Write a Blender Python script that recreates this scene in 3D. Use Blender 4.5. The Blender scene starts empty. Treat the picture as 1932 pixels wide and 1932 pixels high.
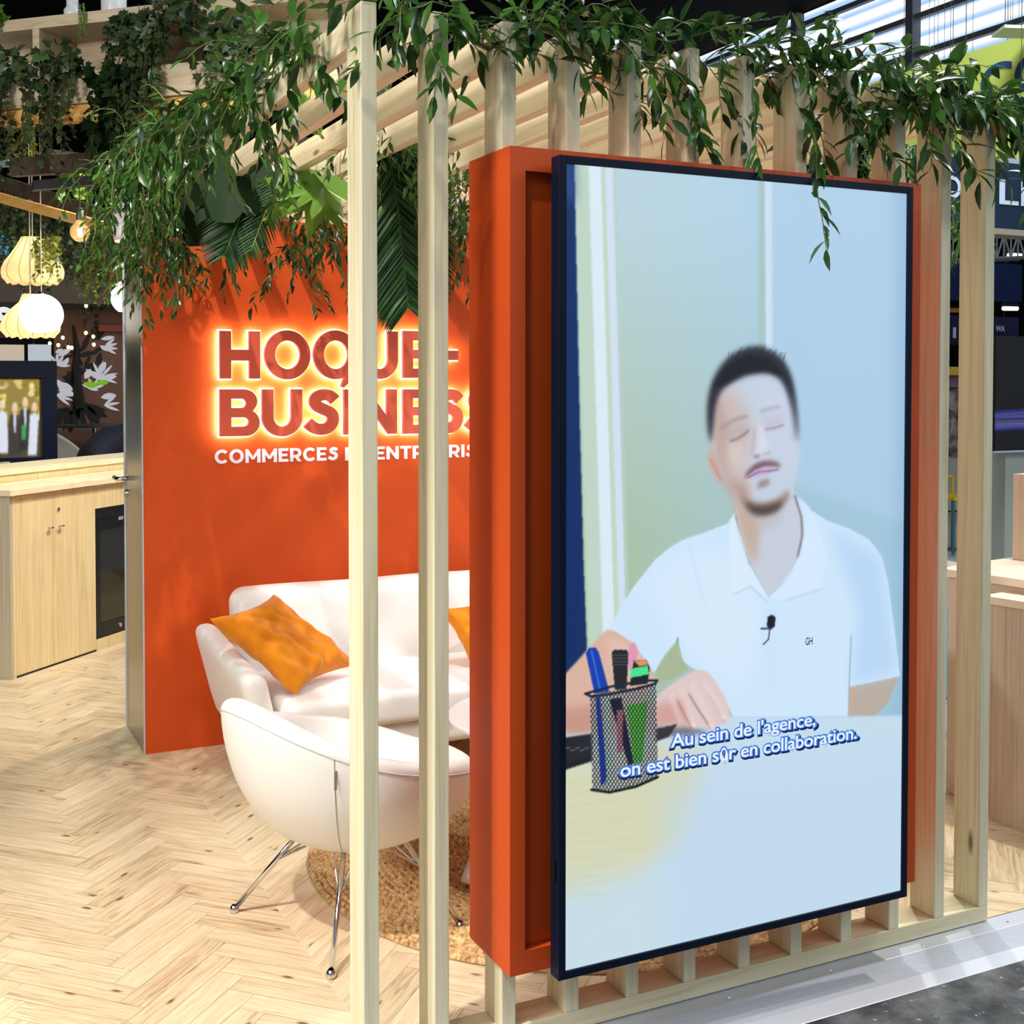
import bpy, bmesh, math, random
import numpy as np
from mathutils import Vector, Matrix
random.seed(11); rng = np.random.default_rng(11)
scene = bpy.context.scene
COL = scene.collection
R = math.radians

# ------------------------------------------------------------------ camera, world, lights
FPX, CX, CY, YAW, PITCH, EYE = 2296.9, 945.3, 780.5, 0.44979, -0.02688, 1.76
cam = bpy.data.cameras.new('camera'); cam_o = bpy.data.objects.new('camera', cam); COL.objects.link(cam_o)
cam.sensor_width = 36.0; cam.sensor_height = 36.0; cam.sensor_fit = 'HORIZONTAL'
cam.lens = 36.0 * FPX / 1932
cam.shift_x = (966 - CX) / 1932; cam.shift_y = (CY - 966) / 1932
cam.clip_start = 0.05; cam.clip_end = 200
cam_o.location = (0, 0, EYE)
cam_o.rotation_euler = (math.pi / 2 + PITCH, 0, -YAW)
scene.camera = cam_o
scene.view_settings.view_transform = 'Standard'; scene.view_settings.look = 'None'
scene.view_settings.exposure = 0.0; scene.view_settings.gamma = 1.0
scene.view_settings.use_curve_mapping = False

world = bpy.data.worlds.new('hall_light'); scene.world = world; world.use_nodes = True
bg = world.node_tree.nodes['Background']; bg.inputs[0].default_value = (0.80, 0.93, 1.0, 1); bg.inputs[1].default_value = 0.30

def look(o, target):
    o.rotation_euler = (Vector(target) - o.location).to_track_quat('-Z', 'Y').to_euler()
def spot(name, loc, target, watts, col, angle, blend=0.5, size=0.06):
    l = bpy.data.lights.new(name, 'SPOT'); l.energy = watts; l.color = col; l.spot_size = R(angle); l.spot_blend = blend; l.shadow_soft_size = size
    o = bpy.data.objects.new(name, l); COL.objects.link(o); o.location = loc; look(o, target); return o
def area(name, loc, target, watts, col, sx, sy):
    l = bpy.data.lights.new(name, 'AREA'); l.shape = 'RECTANGLE'; l.size = sx; l.size_y = sy; l.energy = watts; l.color = col
    o = bpy.data.objects.new(name, l); COL.objects.link(o); o.location = loc; look(o, target); return o
WARM = (1.0, 0.86, 0.68); NEUT = (1.0, 0.95, 0.88); COOL = (0.82, 0.92, 1.0)
spot('stand_spot_wall', (0.62, 3.85, 4.6), (1.75, 5.85, 1.6), 340, NEUT, 52, .5, .02)
spot('stand_spot_lounge', (3.9, 4.5, 4.7), (1.3, 3.6, 0.0), 270, NEUT, 62, .4, .06)
spot('stand_spot_floor', (-1.1, 2.2, 4.6), (-0.05, 3.1, 0.0), 1000, NEUT, 58, 1.0)
spot('stand_spot_bar', (1.75, 7.0, 3.4), (0.6, 8.1, 0.7), 270, WARM, 100)
spot('stand_spot_desk', (4.7, 2.6, 4.4), (4.2, 4.0, 0.3), 420, NEUT, 90)
spot('stand_spot_leaves', (0.2, 1.7, 5.0), (1.0, 3.6, 2.5), 140, NEUT, 56)
area('stand_left_lamps', (-3.2, 2.2, 3.6), (1.1, 3.2, 0.7), 200, NEUT, 1.6, 1.0)
area('hall_daylight', (9.0, -3.0, 7.0), (2.0, 3.5, 1.0), 400, COOL, 5, 3)
area('hall_lamps', (-4.0, -2.5, 7.0), (1.0, 3.5, 1.2), 110, (1.0, 0.97, 0.92), 4, 3)
area('hall_fill_light', (7.0, 6.5, 9.3), (8.5, 9.5, 2.0), 1100, COOL, 4, 4)  # added fill that brightens the lime banner and hall floor

# ------------------------------------------------------------------ camera ray helpers (pixel -> point at a given depth plane)
_f = np.array([math.sin(YAW) * math.cos(PITCH), math.cos(YAW) * math.cos(PITCH), math.sin(PITCH)])
_r = np.array([math.cos(YAW), -math.sin(YAW), 0.0]); _u = np.cross(_r, _f)
def ray(px, py): return _r * (px - CX) / FPX - _u * (py - CY) / FPX + _f
def at(px, py, Y):
    d = ray(px, py); t = Y / d[1]; return Vector((d[0] * t, Y, EYE + d[2] * t))
def atx(px, py, X):
    d = ray(px, py); t = X / d[0]; return Vector((X, d[1] * t, EYE + d[2] * t))
def atz(px, py, z=0.0):
    d = ray(px, py); t = (z - EYE) / d[2]; return Vector((d[0] * t, d[1] * t, z))
def to_px(P):
    d = np.asarray(P, float) - np.array([0, 0, EYE])
    w = d @ _f; return CX + FPX * (d @ _r) / w, CY - FPX * (d @ _u) / w

# ------------------------------------------------------------------ materials
def S(c):  # sRGB 0-255 -> linear
    return tuple(((v / 255) / 12.92 if v <= 10 else (((v / 255) + 0.055) / 1.055) ** 2.4) for v in c)
MATS = {}
def mat(name, col, rough=0.5, metal=0.0, spec=0.5, emit=None, estr=0.0, trans=0.0, coat=0.0, sheen=0.0):
    if name in MATS: return MATS[name]
    m = bpy.data.materials.new(name); m.use_nodes = True
    b = m.node_tree.nodes['Principled BSDF']
    b.inputs['Base Color'].default_value = (*col, 1); b.inputs['Roughness'].default_value = rough
    b.inputs['Metallic'].default_value = metal; b.inputs['Specular IOR Level'].default_value = spec
    if emit: b.inputs['Emission Color'].default_value = (*emit, 1); b.inputs['Emission Strength'].default_value = estr
    if trans: b.inputs['Transmission Weight'].default_value = trans
    if coat: b.inputs['Coat Weight'].default_value = coat
    if sheen: b.inputs['Sheen Weight'].default_value = sheen
    MATS[name] = m; return m
def nd(m, t, **kw):
    n = m.node_tree.nodes.new(t)
    for k, v in kw.items(): setattr(n, k, v)
    return n
def lk(m, a, b): m.node_tree.links.new(a, b)
def ramp(m, fac, stops):
    n = nd(m, 'ShaderNodeValToRGB'); e = n.color_ramp.elements
    while len(e) < len(stops): e.new(0.5)
    for i, (p, c) in enumerate(stops): e[i].position = p; e[i].color = (*c, 1)
    lk(m, fac, n.inputs[0]); return n
def bump(m, h, strength=0.2, dist=0.01):
    n = nd(m, 'ShaderNodeBump'); n.inputs['Strength'].default_value = strength; n.inputs['Distance'].default_value = dist
    lk(m, h, n.inputs['Height']); lk(m, n.outputs[0], m.node_tree.nodes['Principled BSDF'].inputs['Normal'])
def wood(name, c0, c1, c2, scale=(40, 40, 1.6), rough=0.55, knots=True, coord='Object', fine=(220, 220, 4)):
    if name in MATS: return MATS[name]
    m = mat(name, c1, rough); b = m.node_tree.nodes['Principled BSDF']
    tc = nd(m, 'ShaderNodeTexCoord'); mp = nd(m, 'ShaderNodeMapping'); mp.inputs['Scale'].default_value = scale
    lk(m, tc.outputs[coord], mp.inputs[0])
    n1 = nd(m, 'ShaderNodeTexNoise'); n1.inputs['Scale'].default_value = 1.0; n1.inputs['Detail'].default_value = 4; n1.inputs['Distortion'].default_value = 0.8
    lk(m, mp.outputs[0], n1.inputs[0])
    mp2 = nd(m, 'ShaderNodeMapping'); mp2.inputs['Scale'].default_value = fine; lk(m, tc.outputs[coord], mp2.inputs[0])
    n2 = nd(m, 'ShaderNodeTexNoise'); n2.inputs['Scale'].default_value = 1.0; n2.inputs['Detail'].default_value = 2; lk(m, mp2.outputs[0], n2.inputs[0])
    ad = nd(m, 'ShaderNodeMath', operation='MULTIPLY_ADD'); lk(m, n2.outputs[0], ad.inputs[0]); ad.inputs[1].default_value = 0.35; lk(m, n1.outputs[0], ad.inputs[2])
    rp = ramp(m, ad.outputs[0], [(0.42, c0), (0.66, c1), (0.92, c2)])
    out = rp.outputs[0]
    if knots:
        mp3 = nd(m, 'ShaderNodeMapping'); sx = [max(2.0, s * 0.16) for s in scale]; mp3.inputs['Scale'].default_value = sx; lk(m, tc.outputs[coord], mp3.inputs[0])
        v = nd(m, 'ShaderNodeTexVoronoi'); v.inputs['Scale'].default_value = 1.0; lk(m, mp3.outputs[0], v.inputs[0])
        kr = ramp(m, v.outputs['Distance'], [(0.045, (0, 0, 0)), (0.11, (1, 1, 1))])
        mx = nd(m, 'ShaderNodeMix', data_type='RGBA'); lk(m, kr.outputs[0], mx.inputs[0]); mx.inputs[6].default_value = (c0[0] * 0.35, c0[1] * 0.3, c0[2] * 0.28, 1); lk(m, out, mx.inputs[7]); out = mx.outputs[2]
    lk(m, out, b.inputs['Base Color'])
    bump(m, ad.outputs[0], 0.08, 0.003)
    return m
PINE = wood('pine_timber', S((205, 190, 148)), S((224, 214, 180)), S((232, 225, 198)), (45, 45, 1.5))
PINE_Y = wood('pine_beam', S((212, 192, 150)), S((228, 214, 180)), S((236, 226, 198)), (45, 1.5, 45), fine=(220, 4, 220))
PINE_X = wood('pine_sill', S((205, 190, 148)), S((222, 210, 172)), S((232, 222, 190)), (1.5, 45, 45), fine=(4, 220, 220))
OAK = wood('pale_oak_laminate', S((214, 190, 138)), S((228, 206, 156)), S((236, 218, 172)), (26, 26, 1.4), knots=True)
OAKTOP = wood('pale_oak_top', S((232, 214, 172)), S((240, 226, 190)), S((246, 236, 206)), (8, 8, 20), knots=False)
OAKGREY = wood('greyed_oak', S((172, 160, 136)), S((190, 180, 156)), S((204, 196, 174)), (40, 40, 1.2), knots=False)
ASH = wood('striped_ash', S((178, 158, 136)), S((198, 180, 158)), S((212, 196, 176)), (70, 70, 1.0), knots=False)
PLY = wood('pine_plywood', S((178, 156, 124)), S((206, 188, 158)), S((218, 202, 176)), (4, 4, 26), knots=False, fine=(12, 12, 160))
DARKBEAM = wood('dark_beam', S((52, 42, 36)), S((70, 56, 46)), S((84, 68, 56)), (20, 20, 20), knots=False)
ORANGE = mat('orange_paint', S((204, 76, 18)), 0.55, spec=0.35)
def _orange():
    m = ORANGE; tc = nd(m, 'ShaderNodeTexCoord'); n = nd(m, 'ShaderNodeTexNoise'); n.inputs['Scale'].default_value = 90; lk(m, tc.outputs['Object'], n.inputs[0]); bump(m, n.outputs[0], 0.04, 0.002)
_orange()
ORANGED = mat('orange_letter_face', S((224, 96, 70)), 0.5)
STEEL = mat('brushed_steel', S((168, 166, 160)), 0.32, 1.0)
def _steel():
    m = STEEL; tc = nd(m, 'ShaderNodeTexCoord'); mp = nd(m, 'ShaderNodeMapping'); mp.inputs['Scale'].default_value = (3, 3, 400); lk(m, tc.outputs['Object'], mp.inputs[0])
    n = nd(m, 'ShaderNodeTexNoise'); n.inputs['Scale'].default_value = 1.0; lk(m, mp.outputs[0], n.inputs[0]); bump(m, n.outputs[0], 0.08, 0.002)
_steel()
CHROME = mat('chrome', S((215, 215, 218)), 0.12, 1.0)
ALU = mat('anodised_aluminium', S((198, 204, 214)), 0.45, 0.35)
BLACK = mat('black_plastic', S((16, 19, 24)), 0.35)
NAVYF = mat('blue_black_frame', S((10, 22, 42)), 0.4, spec=0.15)
DARK = mat('hall_black', S((9, 9, 10)), 0.9, spec=0.1)
DARKG = mat('dark_grey_metal', S((44, 44, 46)), 0.5)
WHITE = mat('white_leather', S((232, 230, 226)), 0.42, coat=0.1)
def _leather():
    m = WHITE; tc = nd(m, 'ShaderNodeTexCoord'); n = nd(m, 'ShaderNodeTexNoise'); n.inputs['Scale'].default_value = 6; n.inputs['Detail'].default_value = 6; lk(m, tc.outputs['Object'], n.inputs[0]); bump(m, n.outputs[0], 0.12, 0.012)
_leather()
WHITEP = mat('white_plastic', S((226, 228, 230)), 0.3)
SEAMG = mat('grey_seam', S((176, 176, 172)), 0.6)
MUSTARD = mat('orange_linen', S((214, 128, 10)), 0.85, spec=0.2, sheen=0.2)
def _linen():
    m = MUSTARD; tc = nd(m, 'ShaderNodeTexCoord'); n = nd(m, 'ShaderNodeTexNoise'); n.inputs['Scale'].default_value = 9; n.inputs['Detail'].default_value = 5; lk(m, tc.outputs['Object'], n.inputs[0])
    rp = ramp(m, n.outputs[0], [(0.3, S((196, 110, 6))), (0.7, S((226, 140, 16)))]); lk(m, rp.outputs[0], m.node_tree.nodes['Principled BSDF'].inputs['Base Color']); bump(m, n.outputs[0], 0.35, 0.02)
_linen()
GREYGREEN = mat('grey_green_fabric', S((158, 160, 146)), 0.9)
def emit(name, col, s):
    if name in MATS: return MATS[name]
    m = bpy.data.materials.new(name); m.use_nodes = True; nt = m.node_tree; nt.nodes.clear()
    e = nt.nodes.new('ShaderNodeEmission'); e.inputs[0].default_value = (*col, 1); e.inputs[1].default_value = s
    o = nt.nodes.new('ShaderNodeOutputMaterial'); nt.links.new(e.outputs[0], o.inputs[0]); MATS[name] = m; return m
def emit_attr(name, s=1.0):
    m = bpy.data.materials.new(name); m.use_nodes = True; b = m.node_tree.nodes['Principled BSDF']
    b.inputs['Base Color'].default_value = (0.01, 0.01, 0.012, 1); b.inputs['Roughness'].default_value = 0.45; b.inputs['Specular IOR Level'].default_value = 0.2
    a = nd(m, 'ShaderNodeAttribute', attribute_name='picture'); lk(m, a.outputs['Color'], b.inputs['Emission Color']); b.inputs['Emission Strength'].default_value = s
    return m
def leafmat(name, dark, light, trans=0.25, rough=0.32):
    m = mat(name, dark, rough); b = m.node_tree.nodes['Principled BSDF']
    a = nd(m, 'ShaderNodeAttribute', attribute_name='rnd')
    rp = ramp(m, a.outputs['Fac'], [(0.0, dark), (0.75, light), (1.0, tuple(min(1, c * 1.5) for c in light))])
    lk(m, rp.outputs[0], b.inputs['Base Color'])
    tr = nd(m, 'ShaderNodeBsdfTranslucent'); hs = nd(m, 'ShaderNodeHueSaturation'); hs.inputs['Value'].default_value = 1.6; lk(m, rp.outputs[0], hs.inputs['Color']); lk(m, hs.outputs[0], tr.inputs[0])
    mx = nd(m, 'ShaderNodeMixShader'); mx.inputs[0].default_value = trans
    lk(m, b.outputs[0], mx.inputs[1]); lk(m, tr.outputs[0], mx.inputs[2]); lk(m, mx.outputs[0], m.node_tree.nodes['Material Output'].inputs[0])
    return m
LEAF = leafmat('smilax_leaf', S((20, 48, 22)), S((66, 106, 42)), .2, .26)
IVY = leafmat('ivy_leaf', S((22, 42, 26)), S((70, 94, 54)), .2, .4)
IVYP = leafmat('trailing_ivy_leaf', S((58, 70, 22)), S((136, 146, 56)), 0.35)
BIGLEAF = leafmat('broad_leaf', S((14, 32, 14)), S((34, 58, 28)), 0.12, .6)
BIGLEAF.node_tree.nodes['Principled BSDF'].inputs['Specular IOR Level'].default_value = .15
FATSIA = leafmat('fatsia_leaf', S((70, 110, 36)), S((110, 150, 56)), 0.3)
PALM = leafmat('palm_leaflet', S((18, 46, 22)), S((44, 86, 40)), 0.15)
STEM = mat('green_stem', S((104, 124, 60)), 0.6)
STEMB = mat('brown_stem', S((92, 72, 44)), 0.7)
GLASSB = bpy.data.materials.new('amber_glass'); GLASSB.use_nodes = True
def _bulbglass():   # thin blown glass: clear amber with a bright rim reflection
    m = GLASSB; nt = m.node_tree; nt.nodes.clear(); t = nd(m, 'ShaderNodeBsdfTransparent'); t.inputs[0].default_value = (1.0, .84, .58, 1)
    g = nd(m, 'ShaderNodeBsdfGlossy'); g.inputs['Roughness'].default_value = .08; g.inputs[0].default_value = (1, .9, .7, 1); l = nd(m, 'ShaderNodeEmission'); l.inputs[0].default_value = (1, .66, .26, 1); l.inputs[1].default_value = 2.0
    lw = nd(m, 'ShaderNodeLayerWeight'); lw.inputs[0].default_value = .18; a = nd(m, 'ShaderNodeMixShader'); a.inputs[0].default_value = .30; b = nd(m, 'ShaderNodeMixShader'); o = nd(m, 'ShaderNodeOutputMaterial')
    lk(m, t.outputs[0], a.inputs[1]); lk(m, l.outputs[0], a.inputs[2]); lk(m, lw.outputs['Facing'], b.inputs[0]); lk(m, a.outputs[0], b.inputs[1]); lk(m, g.outputs[0], b.inputs[2]); lk(m, b.outputs[0], o.inputs[0])
_bulbglass()
FIL = emit('lamp_filament', (1.0, 0.78, 0.42), 45)
GLOBE = emit('lit_globe_glass', (1.0, 0.95, 0.86), 2.6)

# ------------------------------------------------------------------ mesh builder
class MB:
    def __init__(s): s.v = []; s.f = []; s.m = []
    def add(s, vs, fs, mi=0):
        o = len(s.v); s.v += [tuple(v) for v in vs]; s.f += [tuple(i + o for i in f) for f in fs]; s.m += [mi] * len(fs); return s
    def box(s, x0, x1, y0, y1, z0, z1, mi=0):
        return s.add([(x0, y0, z0), (x1, y0, z0), (x1, y1, z0), (x0, y1, z0), (x0, y0, z1), (x1, y0, z1), (x1, y1, z1), (x0, y1, z1)],
                     [(3, 2, 1, 0), (4, 5, 6, 7), (0, 1, 5, 4), (1, 2, 6, 5), (2, 3, 7, 6), (3, 0, 4, 7)], mi)
    def obox(s, o, a, b, c, mi=0):  # corner + three edge vectors
        o, a, b, c = map(Vector, (o, a, b, c))
        vs = [o, o + a, o + a + b, o + b, o + c, o + a + c, o + a + b + c, o + b + c]
        fs = [(3, 2, 1, 0), (4, 5, 6, 7), (0, 1, 5, 4), (1, 2, 6, 5), (2, 3, 7, 6), (3, 0, 4, 7)]
        if a.cross(b).dot(c) < 0: fs = [f[::-1] for f in fs]
        return s.add(vs, fs, mi)
    def tube(s, pts, r, n=8, cap=True, mi=0):
        pts = [Vector(p) for p in pts]; rs = r if isinstance(r, (list, tuple)) else [r] * len(pts)
        vs = []; fs = []; prev = None
        for i, p in enumerate(pts):
            d = (pts[min(i + 1, len(pts) - 1)] - pts[max(i - 1, 0)]).normalized()
            if prev is None:
                a = d.orthogonal().normalized()
            else:
                a = (prev - d * prev.dot(d)); a = a.normalized() if a.length > 1e-6 else d.orthogonal().normalized()
            prev = a; b = d.cross(a)
            for k in range(n):
                t = 2 * math.pi * k / n; vs.append(p + (a * math.cos(t) + b * math.sin(t)) * rs[i])
        for i in range(len(pts) - 1):
            for k in range(n):
                k2 = (k + 1) % n; fs.append((i * n + k, i * n + k2, (i + 1) * n + k2, (i + 1) * n + k))
        if cap: fs.append(tuple(range(n))[::-1]); fs.append(tuple((len(pts) - 1) * n + k for k in range(n)))
        return s.add(vs, fs, mi)
    def lathe(s, prof, c=(0, 0, 0), n=32, mi=0, cap=False):
        vs = []; fs = []
        for (r, z) in prof:
            for k in range(n):
                t = 2 * math.pi * k / n; vs.append((c[0] + r * math.cos(t), c[1] + r * math.sin(t), c[2] + z))
        for i in range(len(prof) - 1):
            for k in range(n):
                k2 = (k + 1) % n; fs.append((i * n + k, i * n + k2, (i + 1) * n + k2, (i + 1) * n + k))
        if cap: fs.append(tuple(range(n))[::-1]); fs.append(tuple((len(prof) - 1) * n + k for k in range(n)))
        return s.add(vs, fs, mi)
    def sphere(s, c, r, n=16, m=10, sc=(1, 1, 1), mi=0):
        vs = []; fs = []
        for i in range(m + 1):
            th = math.pi * i / m
            for k in range(n):
                t = 2 * math.pi * k / n
                vs.append((c[0] + sc[0] * r * math.sin(th) * math.cos(t), c[1] + sc[1] * r * math.sin(th) * math.sin(t), c[2] + sc[2] * r * math.cos(th)))
        for i in range(m):
            for k in range(n):
                k2 = (k + 1) % n; fs.append((i * n + k, (i + 1) * n + k, (i + 1) * n + k2, i * n + k2))
        return s.add(vs, fs, mi)
    def prism(s, poly, ext, mi=0):  # polygon of 3D points extruded by vector
        ps = [Vector(p) for p in poly]; e = Vector(ext); n = len(ps)
        nrm = sum(((ps[i] - ps[0]).cross(ps[(i + 1) % n] - ps[0]) for i in range(n)), Vector())
        if nrm.dot(e) < 0: ps = ps[::-1]
        return s.add(ps + [p + e for p in ps], [tuple(range(n))[::-1], tuple(range(n, 2 * n))] + [(i, (i + 1) % n, n + (i + 1) % n, n + i) for i in range(n)], mi)
    def grid(s, fn, nu, nv, closed_u=False, mi=0, flip=False):
        vs = [fn(i, j) for j in range(nv) for i in range(nu)]; fs = []
        for j in range(nv - 1):
            for i in range(nu if closed_u else nu - 1):
                i2 = (i + 1) % nu; q = (j * nu + i, j * nu + i2, (j + 1) * nu + i2, (j + 1) * nu + i); fs.append(q[::-1] if flip else q)
        return s.add(vs, fs, mi)
    def build(s, name, m, parent=None, smooth=False, bevel=0.0, seg=2, sub=0, rnd=None):
        me = bpy.data.meshes.new(name); off = Vector()
        if parent is not None:
            p = parent
            while p is not None: off += p.location; p = p.parent
        vs = [(v[0] - off.x, v[1] - off.y, v[2] - off.z) for v in s.v]
        me.from_pydata(vs, [], s.f); me.update()
        for mm in (m if isinstance(m, (list, tuple)) else [m]): me.materials.append(mm)
        if any(s.m): me.polygons.foreach_set('material_index', s.m)
        if smooth: me.polygons.foreach_set('use_smooth', [True] * len(s.f))
        if rnd is not None:
            a = me.attributes.new('rnd', 'FLOAT', 'FACE'); a.data.foreach_set('value', rnd)
        o = bpy.data.objects.new(name, me); COL.objects.link(o)
        if parent is not None: o.parent = parent
        if bevel:
            b = o.modifiers.new('bevel', 'BEVEL'); b.width = bevel; b.segments = seg; b.limit_method = 'ANGLE'; b.angle_limit = R(40)
        if sub:
            b = o.modifiers.new('sub', 'SUBSURF'); b.levels = sub; b.render_levels = sub
        return o
def tag(o, label, cat, group=None, kind=None):
    if label: o['label'] = label
    if cat: o['category'] = cat
    if group: o['group'] = group
    if kind: o['kind'] = kind
    return o
def thing(name, label, cat, loc=(0, 0, 0), group=None, rz=0.0):
    o = bpy.data.objects.new(name, None); COL.objects.link(o); o.location = loc; o.rotation_euler = (0, 0, rz); o.empty_display_size = 0.1
    return tag(o, label, cat, group)
def struct(o): o['kind'] = 'structure'; return o
def copy_tree(o, parent=None):
    c = o.copy(); COL.objects.link(c)
    if parent is not None: c.parent = parent
    for ch in [x for x in bpy.data.objects if x.parent == o]: copy_tree(ch, c)
    return c
def text_mesh(body, size, extrude=0.0, offset=0.0, spacing=1.0, sx=1.0):
    cu = bpy.data.curves.new('t', 'FONT'); cu.body = body; cu.size = size; cu.extrude = extrude; cu.offset = offset; cu.space_character = spacing; cu.resolution_u = 5
    o = bpy.data.objects.new('t', cu); COL.objects.link(o)
    me = bpy.data.meshes.new_from_object(o.evaluated_get(bpy.context.evaluated_depsgraph_get()))
    bpy.data.objects.remove(o); bpy.data.curves.remove(cu)
    if sx != 1.0:
        for v in me.vertices: v.co.x *= sx
    return me
def mesh_bounds(me):
    a = np.empty(len(me.vertices) * 3); me.vertices.foreach_get('co', a); a = a.reshape(-1, 3); return a.min(0), a.max(0)
def place_mesh(me, name, m, parent, fn):
    off = Vector(); p = parent
    while p is not None: off += p.location; p = p.parent
    for v in me.vertices: v.co = fn(v.co) - off
    me.materials.clear(); me.materials.append(m); me.name = name; me.update()
    o = bpy.data.objects.new(name, me); COL.objects.link(o)
    if parent is not None: o.parent = parent
    return o

# ------------------------------------------------------------------ key dimensions (metres)
K = 1.76 / 1.53
Y0 = 2.846; PW = 0.0415; PD = 0.107; YB = Y0 + PD
PX = [0.994 + 0.191 * k for k in range(12)]
ZT = 2.688; ZBM = 2.599
YW = 5.855; YWB = 6.385; XW = 0.963; WTOP = 2.542
SILLZ = 0.052

# ------------------------------------------------------------------ SETTING: floors
def clip(poly, nx, ny, d):  # keep nx*x+ny*y<=d
    out = []
    for i in range(len(poly)):
        a, b = poly[i], poly[(i + 1) % len(poly)]
        da, db = nx * a[0] + ny * a[1] - d, nx * b[0] + ny * b[1] - d
        if da <= 0: out.append(a)
        if (da < 0) != (db < 0) and abs(da - db) > 1e-12:
            t = da / (da - db); out.append(tuple(a[k] + (b[k] - a[k]) * t for k in range(len(a))))
    return out
def plank_floor():
    vs = []; fs = []; rn = []; uv = []
    L, W, g = 0.420, 0.084, 0.0006
    c, s = math.cos(R(45)), math.sin(R(45))
    def region(x0, x1, y0, y1, ox, oy):
        for k in range(-260, 260):
            for m in range(-40, 40):
                bx, by = k * W + m * (L + W), k * W + m * (W - L)
                for kind in (0, 1):
                    q = (bx, by, bx + L, by + W) if kind == 0 else (bx - W, by, bx, by + L)
                    mx, my = (q[0] + q[2]) / 2, (q[1] + q[3]) / 2
                    wx, wy = ox + mx * c - my * s, oy + mx * s + my * c
                    if not (x0 - .4 < wx < x1 + .4 and y0 - .4 < wy < y1 + .4): continue
                    pts = []
                    ru, rv = random.random() * 50, random.random() * 50
                    for (a, b) in ((q[0] + g, q[1] + g), (q[2] - g, q[1] + g), (q[2] - g, q[3] - g), (q[0] + g, q[3] - g)):
                        u, v = (a - q[0], b - q[1]) if kind == 0 else (b - q[1], a - q[0])
                        pts.append((ox + a * c - b * s, oy + a * s + b * c, u + ru, v + rv))
                    for (nx, ny, d) in ((1, 0, x1), (-1, 0, -x0), (0, 1, y1), (0, -1, -y0)):
                        pts = clip(pts, nx, ny, d)
                        if len(pts) < 3: break
                    if len(pts) < 3: continue
                    o = len(vs); vs.extend((p[0], p[1], 0.0) for p in pts); fs.append(tuple(range(o, o + len(pts)))); rn.append(random.random()); uv.append([(p[2], p[3]) for p in pts])
    SEAM = 1.075
    region(-3.0, SEAM - .0012, 2.86, 12.5, 0.565, 3.0)
    region(SEAM + .0012, 4.55, 2.86, 9.0, SEAM + 0.0, 3.02)
    me = bpy.data.meshes.new('floor'); n0 = len(fs)
    o = len(vs); vs += [(-3, 2.86, -.0015), (4.55, 2.86, -.0015), (4.55, 12.5, -.0015), (-3, 12.5, -.0015)]; fs.append((o, o + 1, o + 2, o + 3)); rn.append(0); uv.append([(0, 0)] * 4)
    me.from_pydata(vs, [], fs); me.update()
    a = me.attributes.new('rnd', 'FLOAT', 'FACE'); a.data.foreach_set('value', rn)
    l = me.uv_layers.new(name='plank'); flat = []
    for q in uv:
        for p in q: flat += p
    l.data.foreach_set('uv', flat)
    m = mat('herringbone_oak', (.6, .5, .35), 0.42); b = m.node_tree.nodes['Principled BSDF']
    tc = nd(m, 'ShaderNodeUVMap', uv_map='plank'); mp = nd(m, 'ShaderNodeMapping'); mp.inputs['Scale'].default_value = (5, 70, 1); lk(m, tc.outputs[0], mp.inputs[0])
    n1 = nd(m, 'ShaderNodeTexNoise'); n1.inputs['Scale'].default_value = 1; n1.inputs['Detail'].default_value = 5; n1.inputs['Distortion'].default_value = 1.2; lk(m, mp.outputs[0], n1.inputs[0])
    mp2 = nd(m, 'ShaderNodeMapping'); mp2.inputs['Scale'].default_value = (3, 14, 1); lk(m, tc.outputs[0], mp2.inputs[0])
    n2 = nd(m, 'ShaderNodeTexNoise'); n2.inputs['Scale'].default_value = 1; n2.inputs['Detail'].default_value = 3; lk(m, mp2.outputs[0], n2.inputs[0])
    at_ = nd(m, 'ShaderNodeAttribute', attribute_name='rnd')
    s1 = nd(m, 'ShaderNodeMath', operation='MULTIPLY_ADD'); lk(m, at_.outputs['Fac'], s1.inputs[0]); s1.inputs[1].default_value = .22; lk(m, n1.outputs[0], s1.inputs[2])
    rp = ramp(m, s1.outputs[0], [(0.30, S((164, 140, 108))), (0.52, S((206, 184, 148))), (0.85, S((226, 209, 178)))])
    st = ramp(m, n2.outputs[0], [(0.62, (1, 1, 1)), (0.78, S((176, 156, 132)))])
    mx = nd(m, 'ShaderNodeMix', data_type='RGBA', blend_type='MULTIPLY'); mx.inputs[0].default_value = 1; lk(m, rp.outputs[0], mx.inputs[6]); lk(m, st.outputs[0], mx.inputs[7])
    mp3 = nd(m, 'ShaderNodeMapping'); mp3.inputs['Scale'].default_value = (4.5, 12, 1); lk(m, tc.outputs[0], mp3.inputs[0])
    v = nd(m, 'ShaderNodeTexVoronoi'); v.inputs['Scale'].default_value = 1; lk(m, mp3.outputs[0], v.inputs[0])
    kr = ramp(m, v.outputs['Distance'], [(0.05, (0, 0, 0)), (0.12, (1, 1, 1))])
    mk = nd(m, 'ShaderNodeMix', data_type='RGBA'); lk(m, kr.outputs[0], mk.inputs[0]); mk.inputs[6].default_value = (*S((110, 84, 58)), 1); lk(m, mx.outputs[2], mk.inputs[7])
    lk(m, mk.outputs[2], b.inputs['Base Color']); bump(m, n1.outputs[0], .06, .002)
    me.materials.append(m); me.materials.append(mat('floor_joint', S((148, 120, 88)), .8))
    me.polygons[n0].material_index = 1
    ob = bpy.data.objects.new('floor', me); COL.objects.link(ob); struct(ob)
    sm = MB().box(SEAM - .0012, SEAM + .0012, 2.86, 9.0, -.0012, .0001).build('trim_seam', mat('pale_seam_strip', S((222, 202, 166)), .5)); struct(sm)
plank_floor()

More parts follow.
